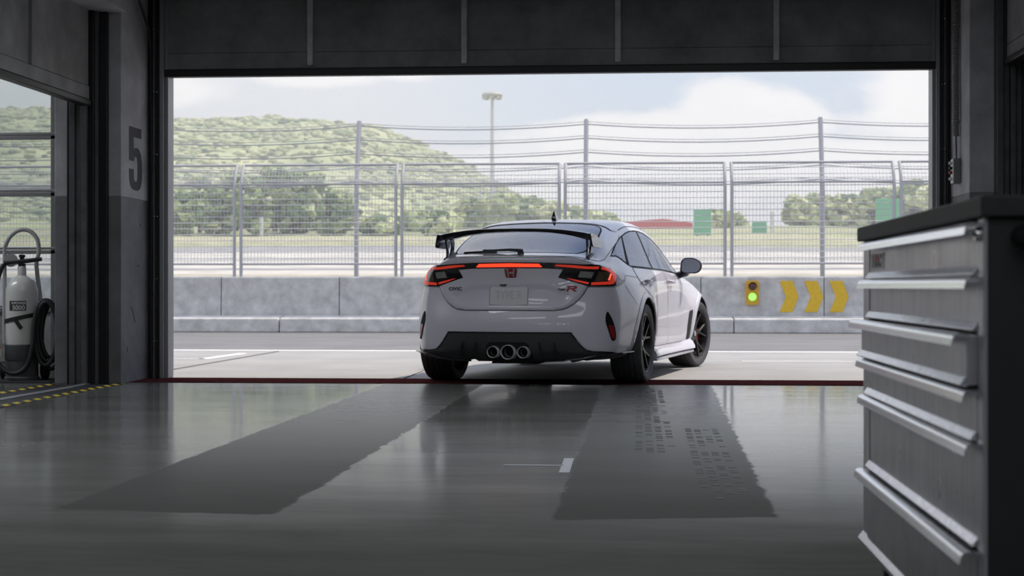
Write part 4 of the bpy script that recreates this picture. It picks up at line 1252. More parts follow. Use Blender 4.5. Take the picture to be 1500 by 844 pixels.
# ---- upper hatch frame round the rear window
HT = sym([(0,-.835),(.25,-.828),(.41,-.80),(.51,-.755),(.585,-.68),(.64,-.58),(.661,-.47),(.664,-.33),(.660,-.12),(.652,.10),(.628,.27),(.58,.345),(.45,.365),(0,.375)])
patch('panel_gap', offset_poly(HT, .004), TOP, GAPM, CAR, off=.0012, step=.035, holes=[RWIN])
patch('hatch_frame', offset_poly(HT, -.001), TOP, PAINT, CAR, off=.0032, step=.022, holes=[RWIN])
MATB = M_('matt_black_trim', (.012,.012,.013), rough=.7, spec=.12)
GLS = glass_mat('tinted_glass', (.34,.35,.38), (.90,.92,1.0), 1.62)
GLS2 = glass_mat('side_glass', (.36,.38,.42), (.88,.91,1.0), 1.9)
patch('rear_window_surround', offset_poly(RWIN, .002), TOP, MATB, CAR, off=.0045, step=.03, holes=[RGL])
RW = patch('rear_window', RGL, TOP, GLS, CAR, off=.004, step=.035, skirt=0)
patch('windscreen_surround', WSC, TOP, GLOSSB, CAR, off=.004, step=.04, holes=[WSG])
patch('windscreen', WSG, TOP, GLS2, CAR, off=.0035, step=.05, skirt=0)
# roof edge line and small roof lip over the window
strip('panel_gap', [(.60,.36),(.598,.9),(.60,1.35),(.595,1.72)], TOP, .006, GAPM, CAR, .0015, True)
LIP = sym([(0,.27),(.42,.245),(.50,.215),(.575,.185),(.60,.25),(.57,.32),(.45,.335),(0,.345)])
patch('roof_lip', LIP, TOP, PAINT, CAR, off=.010, step=.025, skirt=.012)

# ---- side glass
for hole, nm in ((None, None),):
    patch('window_trim', DLO, SIDE, MATB, CAR, off=.004, step=.03, holes=[QG, RG, FG], mirror=True, skirt=.012)
for poly in (QG, RG, FG):
    patch('side_window', poly, SIDE, GLS2, CAR, off=.002, step=.035, mirror=True, skirt=0)

# ---- doors
RD = [(-.047,.916),(.35,.912),(.80,.905),(1.165,.897),(1.15,.80),(1.142,.60),(1.165,.40),(1.19,.262),(.60,.262),(.50,.30),(.435,.42),(.39,.53),(.33,.625),(.25,.685),(.13,.718),(.03,.745),(-.045,.80),(-.065,.86)]
FD = [(1.18,.897),(1.64,.888),(2.02,.878),(2.22,.872),(2.20,.80),(2.12,.68),(2.085,.52),(2.09,.36),(2.13,.262),(1.205,.262),(1.178,.40),(1.156,.60),(1.164,.80)]
for poly, nm in ((RD,'rear_door'), (FD,'front_door')):
    patch('panel_gap', round_poly(offset_poly(poly, .004), .02), SIDE, GAPM, CAR, off=.0012, step=.035, mirror=True)
    dr = patch(nm, round_poly(offset_poly(poly, -.0015), .02), SIDE, PAINT, CAR, off=.0032, step=.024, mirror=True)
    yh = .165 if nm == 'rear_door' else 1.29
    for s, par in ((1, dr[0]), (-1, dr[1])):
        q, n = cast(yh, .800, frame(SIDE))
        Mh = Matrix.Translation((s*(q.x), q.y, q.z)) @ Matrix.Diagonal((s,1,1,1))
        bm = bmesh.new()
        bm_tube(bm, [Mh @ Vector(p) for p in ((.004,-.105,.012),(.030,-.09,.012),(.040,-.04,.010),(.040,.05,.006),(.030,.095,.004),(.004,.11,.003))], [.008,.013,.014,.014,.013,.008], 10)
        finish('door_handle', bm, PAINT, par, smooth=True)
        bm = bmesh.new()
        bm_lathe(bm, [(0,.0045),(.030,.0045),(.04,.004)], Mh @ Matrix.Translation((0,-.02,-.012)) @ Matrix.Diagonal((1,1.5,.75,1)) @ MX, 20)
        finish('handle_recess_shade', bm, M_('shadowed_recess', (.30,.30,.32), rough=.5), par, smooth=True)  # flat disc; the shade of a recess is put into its darker grey
# fuel flap, bumper joints, shoulder line
strip('panel_gap', [(-.45,.775),(-.40,.70),(-.36,.66),(-.335,.62)], SIDE, .004, GAPM, CAR, .0015, True)
strip('panel_gap', [(-.44,.858),(-.35,.852),(-.2,.845),(-.06,.838)], SIDE, .003, GAPM, CAR, .0015, True)
# hatch side joint running on to the roof
strip('panel_gap', [(.66,.892),(.672,.925)], REAR, .006, GAPM, CAR, .002, True)

# ---- rear light units
BAR = sym([(0,.910),(.30,.906),(.42,.897),(.47,.89),(.66,.885),(.668,.918),(.615,.932),(.48,.942),(.30,.950),(0,.953)])
patch('light_bar', BAR, REAR, GLOSSB, CAR, off=.0135, step=.022, skirt=.008)
def led(col, es, nm, dim=1.0): return M_(nm, col, rough=.3, emit=col, es=es)
LBAR = M_('lit_red_bar', (.8,.05,.02), rough=.25, emit=(1.0,.052,.018), es=1.35)
LDIM = M_('red_light_guide', (.60,.05,.03), rough=.22, emit=(1.0,.060,.03), es=.28)
LBRT = M_('bright_red_led', (.9,.2,.12), rough=.25, emit=(1.0,.13,.06), es=1.0)
REDL = M_('dark_red_lens', (.20,.012,.012), rough=.12, coat=.7)
CLRL = M_('pale_clear_lens', (.55,.47,.48), rough=.10, coat=.8)
SPKL = M_('speckled_clear_lens', (.22,.22,.21), rough=.2, coat=.6, noise=.7, nscale=120)
AMBL = M_('smoked_amber_lens', (.085,.062,.04), rough=.15, coat=.7, noise=.5, nscale=90)
patch('centre_light', sym([(0,.920),(.262,.918),(.238,.942),(0,.946)]), REAR, LBAR, CAR, off=.0165, step=.02, skirt=.004)
HOUS = [(.345,-.84,.902),(.378,-.825,.834),(.482,-.80,.802),(.577,-.766,.772),(.605,-.755,.766),(.688,-.709,.766),(.77,-.60,.767),(.802,-.525,.775),(.815,-.465,.80),(.815,-.405,.838),(.80,-.42,.857),(.77,-.485,.876),(.734,-.554,.896),(.701,-.622,.911),(.672,-.668,.923),(.60,-.74,.93),(.45,-.815,.915)]
HOUS = [(.415,-.822,.897)]+HOUS[1:]
TL = patch('tail_light', HOUS, CORNER, GLOSSB, CAR, off=.0138, step=.02, mirror=True, skirt=.016)
def lens(nm, pts, mat, off=.0160, step=.018):
    o = patch(nm, pts, CORNER, mat, TL[0], off=off, step=step, skirt=.003)
    mirror_of(o, nm, TL[1])
lens('upper_light_guide', [(.353,-.843,.926),(.369,-.841,.936),(.484,-.805,.932),(.591,-.756,.920),(.663,-.696,.912),(.66,-.707,.896),(.581,-.759,.902),(.483,-.801,.912)], LDIM, .0172)
lens('outer_light_guide', [(.678,-.676,.909),(.705,-.628,.902),(.736,-.582,.884),(.765,-.558,.852),(.770,-.58,.826),(.761,-.625,.786),(.745,-.652,.780),(.618,-.748,.776),(.62,-.744,.795),(.725,-.67,.801),(.742,-.648,.807),(.749,-.614,.841),(.738,-.617,.862),(.708,-.654,.883),(.678,-.689,.893)], LDIM, .0168)
lens('lower_light_guide', [(.442,-.81,.828),(.457,-.805,.827),(.601,-.753,.795),(.596,-.757,.780),(.517,-.787,.801)], LDIM, .0168)
lens('reversing_lens', [(.541,-.775,.885),(.635,-.728,.875),(.617,-.741,.827),(.522,-.782,.835)], SPKL)
lens('turn_lens', [(.666,-.706,.88),(.726,-.639,.865),(.724,-.669,.809),(.642,-.732,.803)], AMBL)
lens('bright_led', [(.733,-.631,.858),(.741,-.615,.856),(.737,-.653,.810),(.727,-.668,.811)], LBRT, .0182)
lens('clear_tip', [(.722,-.59,.899),(.752,-.53,.883),(.783,-.455,.864),(.806,-.416,.848),(.808,-.47,.815),(.795,-.515,.812),(.775,-.555,.845)], CLRL)
lens('red_corner_lens', [(.778,-.566,.826),(.795,-.525,.803),(.790,-.560,.784),(.770,-.612,.783)], REDL)

# ---- badges
BM = rear_matrix(.018, .872, .0135)
XZ = Matrix(((1,0,0,0),(0,0,1,0),(0,1,0,0),(0,0,0,1)))
EMB = prism('emblem', round_poly([(-.052,.036),(.052,.036),(.041,-.036),(-.041,-.036)], .014), -.001, .006, M_('emblem_red', (.23,.012,.02), rough=.25, coat=.6), CAR, BM @ XZ, bevel=.002)
CHR = M_('bright_chrome', (.62,.58,.60), rough=.16, metal=1)
bm = bmesh.new()
for s in (-1, 1):
    bm_prism(bm, [(s*.034,.031),(s*.019,.031),(s*.013,-.031),(s*.026,-.031)], .005, .009, BM @ XZ)
bm_prism(bm, [(-.018,.006),(.018,.006),(.016,-.007),(-.016,-.007)], .005, .009, BM @ XZ)
finish('emblem_letter', bm, CHR, EMB, bevel=.0012)
BLKB = M_('badge_black', (.02,.02,.022), rough=.35)
text_mesh('model_lettering', 'CIVIC', .036, rear_matrix(-.445, .745, .0135) , BLKB, CAR, depth=.002, sx=1.22, spacing=1.12, bold=.0008)
TR = text_mesh('sport_lettering', 'TYPE', .022, rear_matrix(.405, .738, .0135), BLKB, CAR, depth=.002, sx=1.2, bold=.0012, shear=.15)
rm = rear_matrix(.475, .7475, .0135)
REDB = M_('badge_red', (.35,.015,.025), rough=.3)
bm = bmesh.new()
for poly in ([(-.040,-.021),(-.022,-.021),(-.006,.010),(-.024,.010)], [(-.030,.021),(.040,.021),(.048,.014),(.044,.002),(.030,-.003),(-.010,-.003),(-.006,.004),(.022,.004),(.027,.008),(.027,.012),(.02,.0135),(-.034,.0135)], [(.0,-.003),(.02,-.003),(.046,-.021),(.022,-.021)]):
    bm_prism(bm, poly, -.001, .003, rm @ XZ)
finish('red_letter', bm, REDB, TR)

# ---- bumper slots with reflectors
SLOT = [(.741,-.706,.572),(.750,-.700,.560),(.768,-.684,.520),(.787,-.668,.455),(.797,-.660,.395),(.796,-.662,.365),(.785,-.676,.348),(.770,-.693,.352),(.757,-.706,.385),(.743,-.718,.44),(.731,-.729,.490),(.728,-.722,.535),(.732,-.713,.562)]
s2 = catmull(SLOT, 3)
RS = patch('bumper_slot', s2, CORNER, MATB, CAR, off=.004, step=.012, mirror=True)
RF = [(.745,-.714,.468),(.772,-.684,.468),(.784,-.672,.42),(.788,-.668,.37),(.778,-.684,.360),(.764,-.699,.385)]
o = patch('reflector', round_poly(to2(RF, CORNER), .008), CORNER, M_('red_reflector', (.28,.012,.015), rough=.2, coat=.5), RS[0], off=.0065, step=.012, skirt=.003)
mirror_of(o, 'reflector', RS[1])

# ---- diffuser, lip and exhausts
DF = sym([(0,.175),(.30,.176),(.45,.183),(.56,.196),(.68,.212),(.765,.222),(.815,.232),(.81,.252),(.73,.262),(.603,.276),(.565,.312),(.53,.350),(.512,.378),(.492,.402),(.455,.410),(0,.411)])
DFO = patch('diffuser', DF, REAR, SATB, CAR, off=.007, step=.022, skirt=.05)
ED = [(.815,.252),(.73,.263),(.604,.278),(.53,.352),(.510,.380),(.488,.404),(.45,.411),(0,.4115)]
strip('diffuser_edge', ED, REAR, .012, GLOSSB, CAR, .0095, True)
strip('bright_edge', [(.604,.280),(.566,.314),(.53,.353)], REAR, .004, M_('satin_edge', (.30,.30,.32), rough=.3, metal=.6), DFO, .0135, True)
for s in (-1, 1):
    for x, lean in ((.27,.018),(.385,.022)):
        bm = bmesh.new(); rows = []
        for k in range(6):
            z = .19+.15*k/5
            q, n = on_rear(s*(x-lean*k/5), z, .006)
            h = .060*math.sin(PI*(.12+.76*(1-k/5)))*.9+.004
            rows.append([bm.verts.new(q+Vector((-.007,0,0))), bm.verts.new(q+Vector((0,-h,0))), bm.verts.new(q+Vector((.007,0,0)))])
        for a, b in zip(rows[:-1], rows[1:]):
            bm.faces.new((a[0],a[1],b[1],b[0])); bm.faces.new((a[1],a[2],b[2],b[1]))
        finish('fin', bm, SATB, DFO)
# thin lip running round the bumper corners
path = [(.30,-.925,.186),(.45,-.895,.194),(.58,-.845,.212),(.68,-.775,.232),(.76,-.70,.242),(.815,-.61,.247),(.845,-.50,.250),(.862,-.41,.252)]
for s in (-1, 1):
    bm = bmesh.new(); prev = None
    for i, p in enumerate(path):
        t = Vector(path[min(i+1,len(path)-1)])-Vector(path[max(i-1,0)]); nn = Vector((-t.y*-1, -t.x, 0)).normalized() if False else Vector((t.y, -t.x, 0)).normalized()
        w = .012+.02*min(1, i/4)
        pts = [Vector(p)-nn*.03, Vector(p)+nn*w, Vector(p)+nn*w+Vector((0,0,.010)), Vector(p)-nn*.03+Vector((0,0,.014))]
        row = [bm.verts.new((v.x*s, v.y, v.z)) for v in pts]
        if prev:
            for k in range(4): bm.faces.new((prev[k], prev[(k+1) % 4], row[(k+1) % 4], row[k]))
        else: bm.faces.new(row)
        prev = row
    bm.faces.new(prev[::-1])
    finish('bumper_lip', bm, GLOSSB, CAR, bevel=.002)
EXR = round_poly(sym([(0,.172),(.20,.172),(.188,.24),(.165,.325),(.14,.338),(0,.340)]), .02)
patch('exhaust_recess', EXR, REAR, M_('recess_black', (.004,.004,.004), rough=.9), DFO, off=.010, step=.03, skirt=.003)
EXC = M_('exhaust_steel', (.86,.86,.88), rough=.3, metal=.35); EXI = M_('exhaust_inside', (.012,.011,.01), rough=.6)
for x, r in ((-.112,.0455),(.008,.0565),(.128,.0455)):
    MT = Matrix.Translation((x+.004,-.95,.262)) @ MY
    ex = lathe('exhaust_pipe', [(r*.88,.12),(r,.12),(r,.004),(r*.985,-.012),(r*.95,-.016),(r*.90,-.012),(r*.87,.0),(r*.86,.05)], EXC, CAR, MT, 36)
    lathe('pipe_lining', [(r*.865,.004),(r*.855,.06),(r*.62,.062),(r*.62,.10),(0,.10)], EXI, ex, MT, 36)
    lathe('inner_ring', [(r*.66,.045),(r*.62,.038),(r*.60,.05),(r*.62,.06)], EXC, ex, MT, 30)
lathe('silencer', [(0,-.2),(.05,-.19),(.06,-.15),(.06,.15),(.05,.19),(0,.2)], M_('dull_steel', (.05,.05,.05), rough=.6), CAR, Matrix.Translation((.15,-.35,.225)) @ MX, 20)
box('underbody', -.62, .62, -.35, 3.2,     .20, .24, WELL, CAR, bevel=.02)

# ---- rear wing
def lerp(tab, x):
    for a, b in zip(tab[:-1], tab[1:]):
        if a[0] <= x <= b[0]: return a[1]+(b[1]-a[1])*(x-a[0])/(b[0]-a[0])
    return tab[-1][1]
ZT = [(0,1.217),(.15,1.216),(.28,1.212),(.40,1.203),(.50,1.190),(.57,1.179),(.615,1.168)]
TH = [(0,.016),(.25,.020),(.45,.030),(.55,.042),(.615,.050)]
bm = bmesh.new(); prev = None
for k in range(49):
    x = -.615+1.23*k/48; ax = abs(x)
    z = lerp(ZT, ax); t = lerp(TH, ax); yb = -.772+.03*(ax/.615)**2; ch = .245
    sec = [(yb, z), (yb+.002, z-t*.8), (yb+.01, z-t), (yb+ch*.35, z-t*1.05-.006), (yb+ch*.75, z-t*.85-.010), (yb+ch, z-t*.35-.012), (yb+ch+.008, z-.010), (yb+ch*.8, z+.004), (yb+ch*.4, z+.006), (yb+.01, z+.004)]
    row = [bm.verts.new((x, p[0], p[1])) for p in sec]
    if prev:
        for j in range(len(row)): bm.faces.new((prev[j], prev[(j+1) % len(row)], row[(j+1) % len(row)], row[j]))
    else: bm.faces.new(row)
    prev = row
bm.faces.new(prev[::-1])
WING = finish('rear_wing', bm, GLOSSB, CAR, smooth=True, auto=40)
for s in (-1, 1):
    bm = bmesh.new()
    ep = round_poly([(-.765,1.176),(-.50,1.150),(-.425,1.125),(-.41,1.09),(-.44,1.068),(-.52,1.066),(-.74,1.068),(-.768,1.085)], .015)
    bm_prism(bm, ep, s*.607, s*.622, Matrix(((0,1,0,0),(1,0,0,0),(0,0,1,0),(0,0,0,1))))
    for v in bm.verts: v.co.x += s*(1.17-v.co.z)*.18
    finish('end_plate', bm, GLOSSB, WING, bevel=.003)
    # forked stanchion
    bm = bmesh.new()
    out = round_poly([(-.70,1.150),(-.50,1.155),(-.47,1.12),(-.50,1.04),(-.505,.985),(-.66,.965),(-.675,.985),(-.665,1.04)], .01)
    hol = round_poly([(-.655,1.125),(-.545,1.125),(-.54,1.09),(-.575,1.025),(-.625,1.01)], .015)
    def ring(poly, x): return [bm.verts.new((x, p[0], p[1])) for p in poly]
    NR = 40
    def rs(poly):
        L = [0]
        for i in range(len(poly)): L.append(L[-1]+(Vector(poly[i])-Vector(poly[(i+1) % len(poly)])).length)
        o_ = []
        for k in range(NR):
            d = L[-1]*k/NR
            for i in range(len(poly)):
                if L[i] <= d <= L[i+1]:
                    t = (d-L[i])/max(1e-9, L[i+1]-L[i]); a = Vector(poly[i]); b = Vector(poly[(i+1) % len(poly)]); q = a+(b-a)*t; o_.append((q.x,q.y)); break
        return o_
    A = rs(out); c0 = Vector((-.60,1.075))
    def rot(poly):
        k0 = min(range(len(poly)), key=lambda i: abs(math.atan2(poly[i][1]-c0.y, poly[i][0]-c0.x)-2.2)); return poly[k0:]+poly[:k0]
    A = rot(A); B = rot(rs(hol))
    a0, a1, b0, b1 = ring(A, s*.566), ring(A, s*.580), ring(B, s*.566), ring(B, s*.580)
    for k in range(NR):
        k2 = (k+1) % NR
        bm.faces.new((a0[k],a0[k2],b0[k2],b0[k])); bm.faces.new((a1[k2],a1[k],b1[k],b1[k2]))
        bm.faces.new((a0[k2],a0[k],a1[k],a1[k2])); bm.faces.new((b0[k],b0[k2],b1[k2],b1[k]))
    for v in bm.verts: v.co.x -= s*(1.15-v.co.z)*.03
    finish('wing_stanchion', bm, GLOSSB, WING, bevel=.002)
    bm = bmesh.new()
    for k in range(7):
        yy = -.69+.21*k/6
        q, n = cast(s*.570, yy, frame(TOP))
    bm_prism(bm, [(-.69,.96),(-.48,1.01),(-.48,1.03),(-.58,1.02),(-.69,.985)], s*.552, s*.592, Matrix(((0,1,0,0),(1,0,0,0),(0,0,1,0),(0,0,0,1))))
    finish('stanchion_foot', bm, SATB, WING, bevel=.006)

# ---- antenna, wiper
q, n = cast(.03, .50, frame(TOP))
bm = bmesh.new()
secs = [(-.075,.020,.006,.02),(-.07,.022,.062,.02),(-.055,.020,.080,.010),(-.02,.020,.062,.012),(.03,.017,.034,.012),(.08,.010,.012,.008),(.10,.004,.004,.003)]
prev = None
for (dy, wb, hh, wt) in secs:
    row = [bm.verts.new((q.x+a, q.y+dy, q.z-.004+z)) for a, z in ((-wb,0),(-wb*.75,hh*.5),(-wt*.35,hh),(wt*.35,hh),(wb*.75,hh*.5),(wb,0))]
    if prev:
        for j in range(5): bm.faces.new((prev[j], prev[j+1], row[j+1], row[j]))
    else: bm.faces.new(row)
    prev = row
bm.faces.new(prev[::-1])
finish('shark_fin_antenna', bm, GLOSSB, CAR, smooth=True, auto=40)
WIP = tube('rear_wiper', [(.065,-.80,1.012),(.062,-.74,1.036),(.055,-.715,1.047),(-.05,-.70,1.053),(-.17,-.69,1.049)], [.015,.017,.014,.011,.009], SATB, CAR, 10)
tube('wiper_blade', [(-.17,-.685,1.045),(-.26,-.68,1.040),(-.43,-.66,1.034)], [.010,.008,.006], RUBC if False else SATB, WIP, 8)
box('wiper_housing', -.265, -.155, -.70, -.66, 1.024, 1.058, SATB, WIP, bevel=.008)
lathe('wiper_pivot', [(0,.03),(.022,.028),(.026,.0),(.026,-.03)], SATB, WIP, Matrix.Translation((.062,-.755,1.022)) @ Matrix.Rotation(R(25),4,'X'), 16)

# ---- mirrors
for s in (-1, 1):
    bm = bmesh.new()
    sh = [(-.098,-.052),(-.092,.045),(-.06,.075),(.02,.078),(.085,.045),(.102,.005),(.088,-.045),(.05,-.068),(-.06,-.070)]
    sh = round_poly(sh, .03, 4)
    MM = Matrix.Translation((.975, 1.885, .958)) @ Matrix.Rotation(R(6), 4, 'Z')
    prev = None
    for (dy, k) in ((0,1.0),(.012,1.04),(.05,1.02),(.10,.86),(.135,.55),(.145,.2)):
        row = [bm.verts.new(MM @ Vector((p[0]*k, dy, p[1]*k))) for p in sh]
        if prev:
            for j in range(len(row)): bm.faces.new((prev[j], prev[(j+1) % len(row)], row[(j+1) % len(row)], row[j]))
        prev = row
    bm.faces.new(prev)
    inner = [bm.verts.new(MM @ Vector((p[0]*.90, .004, p[1]*.90))) for p in sh]
    first = bm.verts[:]; first = [v for v in bm.verts][:len(sh)]
    for j in range(len(sh)): bm.faces.new((first[j], first[(j+1) % len(sh)], inner[(j+1) % len(sh)], inner[j]))
    bm.faces.new(inner)
    bm_tube(bm, [(.80,1.985,.868),(.86,1.975,.878),(.915,1.955,.895),(.945,1.94,.915)], [.03,.036,.036,.03], 10)
    if s < 0:
        for v in bm.verts: v.co.x *= -1
    mo = finish('door_mirror', bm, GLOSSB, CAR, smooth=True, auto=40)
    bm = bmesh.new(); f = [bm.verts.new(MM @ Vector((p[0]*.885, -.006+p[0]*.07, p[1]*.885))) for p in sh]; bm.faces.new(f)
    for v in bm.verts: v.co.x *= s
    finish('mirror_glass', bm, M_('mirror_sky_tint', (.50,.55,.68), rough=.06, metal=.3, coat=.5), mo)  # sky reflection put into the base colour as blue-grey

# ---- sills, vents
for s in (-1, 1):
    bm = bmesh.new(); prev = None
    for (y, xo, z0, z1) in ((.385,.93,.165,.232),(.45,.926,.162,.232),(.8,.912,.160,.230),(1.3,.908,.158,.228),(1.9,.912,.158,.228),(2.2,.93,.16,.236),(2.345,.945,.162,.245)):
        row = [bm.verts.new((s*x, y, z)) for x, z in ((.80,z0),(xo-.035,z0),(xo,z0+.022),(xo-.004,z0+.045),(xo-.022,z1),(xo-.055,z1+.030),(.80,z1+.030))]
        if prev:
            for j in range(7): bm.faces.new((prev[j], prev[(j+1) % 7], row[(j+1) % 7], row[j]))
        else: bm.faces.new(row)
        prev = row
    bm.faces.new(prev[::-1])
    sk = finish('side_skirt', bm, PAINT, CAR, smooth=True, auto=28)
    box('skirt_blade', min(s*.86,s*.935), max(s*.86,s*.935), .36, 2.33, .147, .163, M_('silver_blade', (.45,.46,.48), rough=.3, metal=.5), sk, bevel=.004)
VENT = [(2.225,.535),(2.335,.548),(2.305,.45),(2.290,.36),(2.300,.262),(2.225,.245),(2.185,.30),(2.175,.40)]
patch('fender_vent', round_poly(VENT, .02), SIDE, M_('vent_black', (.008,.008,.008), rough=.8), CAR, off=.004, step=.02, mirror=True)

# ---- wheels
TYR = M_('tyre_rubber', (.058,.058,.060), rough=.72, noise=.2, nscale=40)
SIDEW = TYR
RIMM = M_('satin_black_alloy', (.018,.018,.019), rough=.32, metal=.4)
RIMH = M_('alloy_barrel', (.03,.03,.031), rough=.4, metal=.5)
DISC = M_('brake_disc_steel', (.20,.20,.20), rough=.4, metal=1)
CALR = M_('red_caliper', (.42,.03,.02), rough=.35)
def make_wheel():
    gr = []
    for g in (-.066,-.024,.024,.066):
        gr += [(.3208,g-.0055),(.312,g-.004),(.312,g+.004),(.3208,g+.0055)]
    prof = [(.238,-.100),(.246,-.118),(.27,-.128),(.298,-.128),(.311,-.120),(.3195,-.104)]+gr+[(.3195,.104),(.311,.120),(.298,.128),(.27,.128),(.246,.118),(.238,.100)]
    w = lathe('wheel', [(.244,.112),(.236,.116),(.229,.112),(.226,.098),(.219,.085),(.212,-.02),(.215,-.095),(.240,-.112),(.243,-.10),(.222,-.085),(.222,.08),(.238,.10)], RIMH, None, MX, 64, True)
    lathe('tyre', prof, TYR, w, MX, 72, True, 30)
    def bar(bm, p0, p1, w0, w1, t0, t1):
        a = Vector(p0); b = Vector(p1); d = (b-a).normalized(); q = d.cross(Vector((1,0,0))).normalized()
        vs = []
        for p, ww, tt in ((a,w0,t0),(b,w1,t1)):
            vs.append([bm.verts.new(p+q*ww), bm.verts.new(p+q*ww*.55+Vector((tt,0,0))), bm.verts.new(p-q*ww*.55+Vector((tt,0,0))), bm.verts.new(p-q*ww), bm.verts.new(p-Vector((.012,0,0)))])
        for k in range(5): bm.faces.new((vs[0][k], vs[0][(k+1) % 5], vs[1][(k+1) % 5], vs[1][k]))
        bm.faces.new(vs[0][::-1]); bm.faces.new(vs[1])
    for k in range(5):
        a = R(90+72*k)
        bm = bmesh.new()
        def P(r, da, x): return (x, r*math.cos(a+R(da)), r*math.sin(a+R(da)))
        bar(bm, P(.045,0,.070), P(.115,0,.076), .030, .019, .012, .016)
        for sg in (-1, 1):
            bar(bm, P(.100,sg*3,.074), P(.228,sg*15.5,.098), .015, .0125, .016, .010)
        finish('spoke', bm, RIMM, w, bevel=.002)
    lathe('hub', [(0,.082),(.030,.082),(.034,.078),(.062,.074),(.066,.06),(.066,.03)], RIMM, w, MX, 30)
    cap_ = lathe('centre_cap', [(0,.0865),(.022,.0860),(.027,.082)], M_('cap_silver', (.45,.45,.46), rough=.3, metal=.7), w, MX, 24)
    for k in range(5):
        a = R(90+36+72*k)
        lathe('wheel_nut', [(0,.082),(.008,.081),(.010,.074),(.010,.06)], GLOSSB, w, Matrix.Translation((0,.050*math.cos(a),.050*math.sin(a))) @ MX, 8)
    lathe('brake_disc', [(.06,.02),(.170,.02),(.172,.018),(.172,-.008),(.170,-.01),(.06,-.01)], DISC, w, MX, 48, True)
    bm = bmesh.new()
    n = 10
    r0, r1 = .118, .192
    lo = []
    for k in range(n+1):
        a = R(-28+56*k/n)
        lo.append([bm.verts.new((x, -r*math.cos(a)*1.0, r*math.sin(a))) for x, r in ((.045,r0),(.045,r1-.008),(.03,r1),(-.04,r1),(-.04,r0))])
    for A_, B_ in zip(lo[:-1], lo[1:]):
        for j in range(5): bm.faces.new((A_[j], A_[(j+1) % 5], B_[(j+1) % 5], B_[j]))
    bm.faces.new(lo[0]); bm.faces.new(lo[-1][::-1])
    for v in bm.verts: v.co.y *= -1          # caliper on the front side of the disc
    finish('brake_caliper', bm, CALR, w, bevel=.004)
    return w
W0 = make_wheel()
def put_wheel(o, x, y, steer, spin):
    o.parent = CAR
    o.matrix_local = Matrix.Translation((x, y, WZ)) @ Matrix.Rotation(steer+(PI if x < 0 else 0), 4, 'Z') @ Matrix.Rotation(spin, 4, 'X')
def copy_wheel():
    c = W0.copy(); COL.objects.link(c)
    for ch in W0.children:
        d = ch.copy(); COL.objects.link(d); d.parent = c
    return c
ws = [W0, copy_wheel(), copy_wheel(), copy_wheel()]
put_wheel(ws[0], .795, 0, 0, R(8)); put_wheel(ws[1], -.795, 0, 0, R(20))
put_wheel(ws[2], .805, WB, R(-13), R(-10)); put_wheel(ws[3], -.805, WB, R(-13), R(30))

# ---- cabin
CABF = M_('cabin_fabric', (.03,.03,.034), rough=.9, noise=.2, nscale=40)
REDS = M_('red_seat_fabric', (.16,.012,.016), rough=.9, noise=.2, nscale=40)
box('cabin_floor', -.70, .70, -.45, 2.25, .24, .30, CABF, CAR, bevel=.01)
prism('load_cover', [(-.62,.90),(-.05,.94),(-.05,.92),(-.62,.88)], -.55, .55, CABF, CAR, Matrix(((0,1,0,0),(1,0,0,0),(0,0,1,0),(0,0,0,1))))
prism('dashboard', [(1.80,.80),(1.86,.90),(2.35,.93),(2.40,.40),(1.95,.40)], -.70, .70, CABF, CAR, Matrix(((0,1,0,0),(1,0,0,0),(0,0,1,0),(0,0,0,1))), bevel=.03)
def seat(name, x, y, w, mat):
    bm = bmesh.new()
    bm_prism(bm, round_poly([(y-.06,.34),(y+.46,.36),(y+.50,.47),(y+.02,.46)], .04), x-w/2, x+w/2, Matrix(((0,1,0,0),(1,0,0,0),(0,0,1,0),(0,0,0,1))))
    s_ = finish(name, bm, mat, CAR, bevel=.03)
    bm = bmesh.new()
    bm_prism(bm, round_poly([(-w/2,.0),(w/2,.0),(w/2+.02,.30),(w/2-.03,.50),(-w/2+.03,.50),(-w/2-.02,.30)], .06), -.05, .06, Matrix.Translation((x,y,.44)) @ Matrix.Rotation(R(14),4,'X'))
    finish('backrest', bm, mat, s_, bevel=.025)
    bm = bmesh.new()
    bm_prism(bm, round_poly([(-.13,.50),(.13,.50),(.11,.70),(-.11,.70)], .05), -.04, .05, Matrix.Translation((x,y,.44)) @ Matrix.Rotation(R(14),4,'X'))
    finish('headrest', bm, mat, s_, bevel=.02)
    return s_
for s in (-1, 1):
    seat('front_seat', s*.37, 1.02, .48, REDS)
bm = bmesh.new()
bm_prism(bm, round_poly([(.12,.34),(.62,.36),(.64,.47),(.2,.46)], .04), -.62, .62, Matrix(((0,1,0,0),(1,0,0,0),(0,0,1,0),(0,0,0,1))))
rsb = finish('rear_bench', bm, CABF, CAR, bevel=.03)
bm = bmesh.new()
bm_prism(bm, round_poly([(-.62,0),(.62,0),(.58,.46),(-.58,.46)], .06), -.05, .06, Matrix.Translation((0,.14,.44)) @ Matrix.Rotation(R(18),4,'X'))
finish('backrest', bm, CABF, rsb, bevel=.03)
for x in (-.36, .36):
    bm = bmesh.new(); bm_prism(bm, round_poly([(-.11,.44),(.11,.44),(.10,.60),(-.10,.60)], .04), -.03, .04, Matrix.Translation((x,.14,.44)) @ Matrix.Rotation(R(18),4,'X'))
    finish('headrest', bm, CABF, rsb, bevel=.015)
sw = tube('steering_wheel', [(-.37+.175*math.cos(2*PI*k/28), 1.66+.06*math.sin(2*PI*k/28), .80+.165*math.sin(2*PI*k/28)) for k in range(28)], .015, CABF, CAR, 8, True)
box('hub', -.43, -.31, 1.65, 1.69, .75, .85, CABF, sw, bevel=.015)
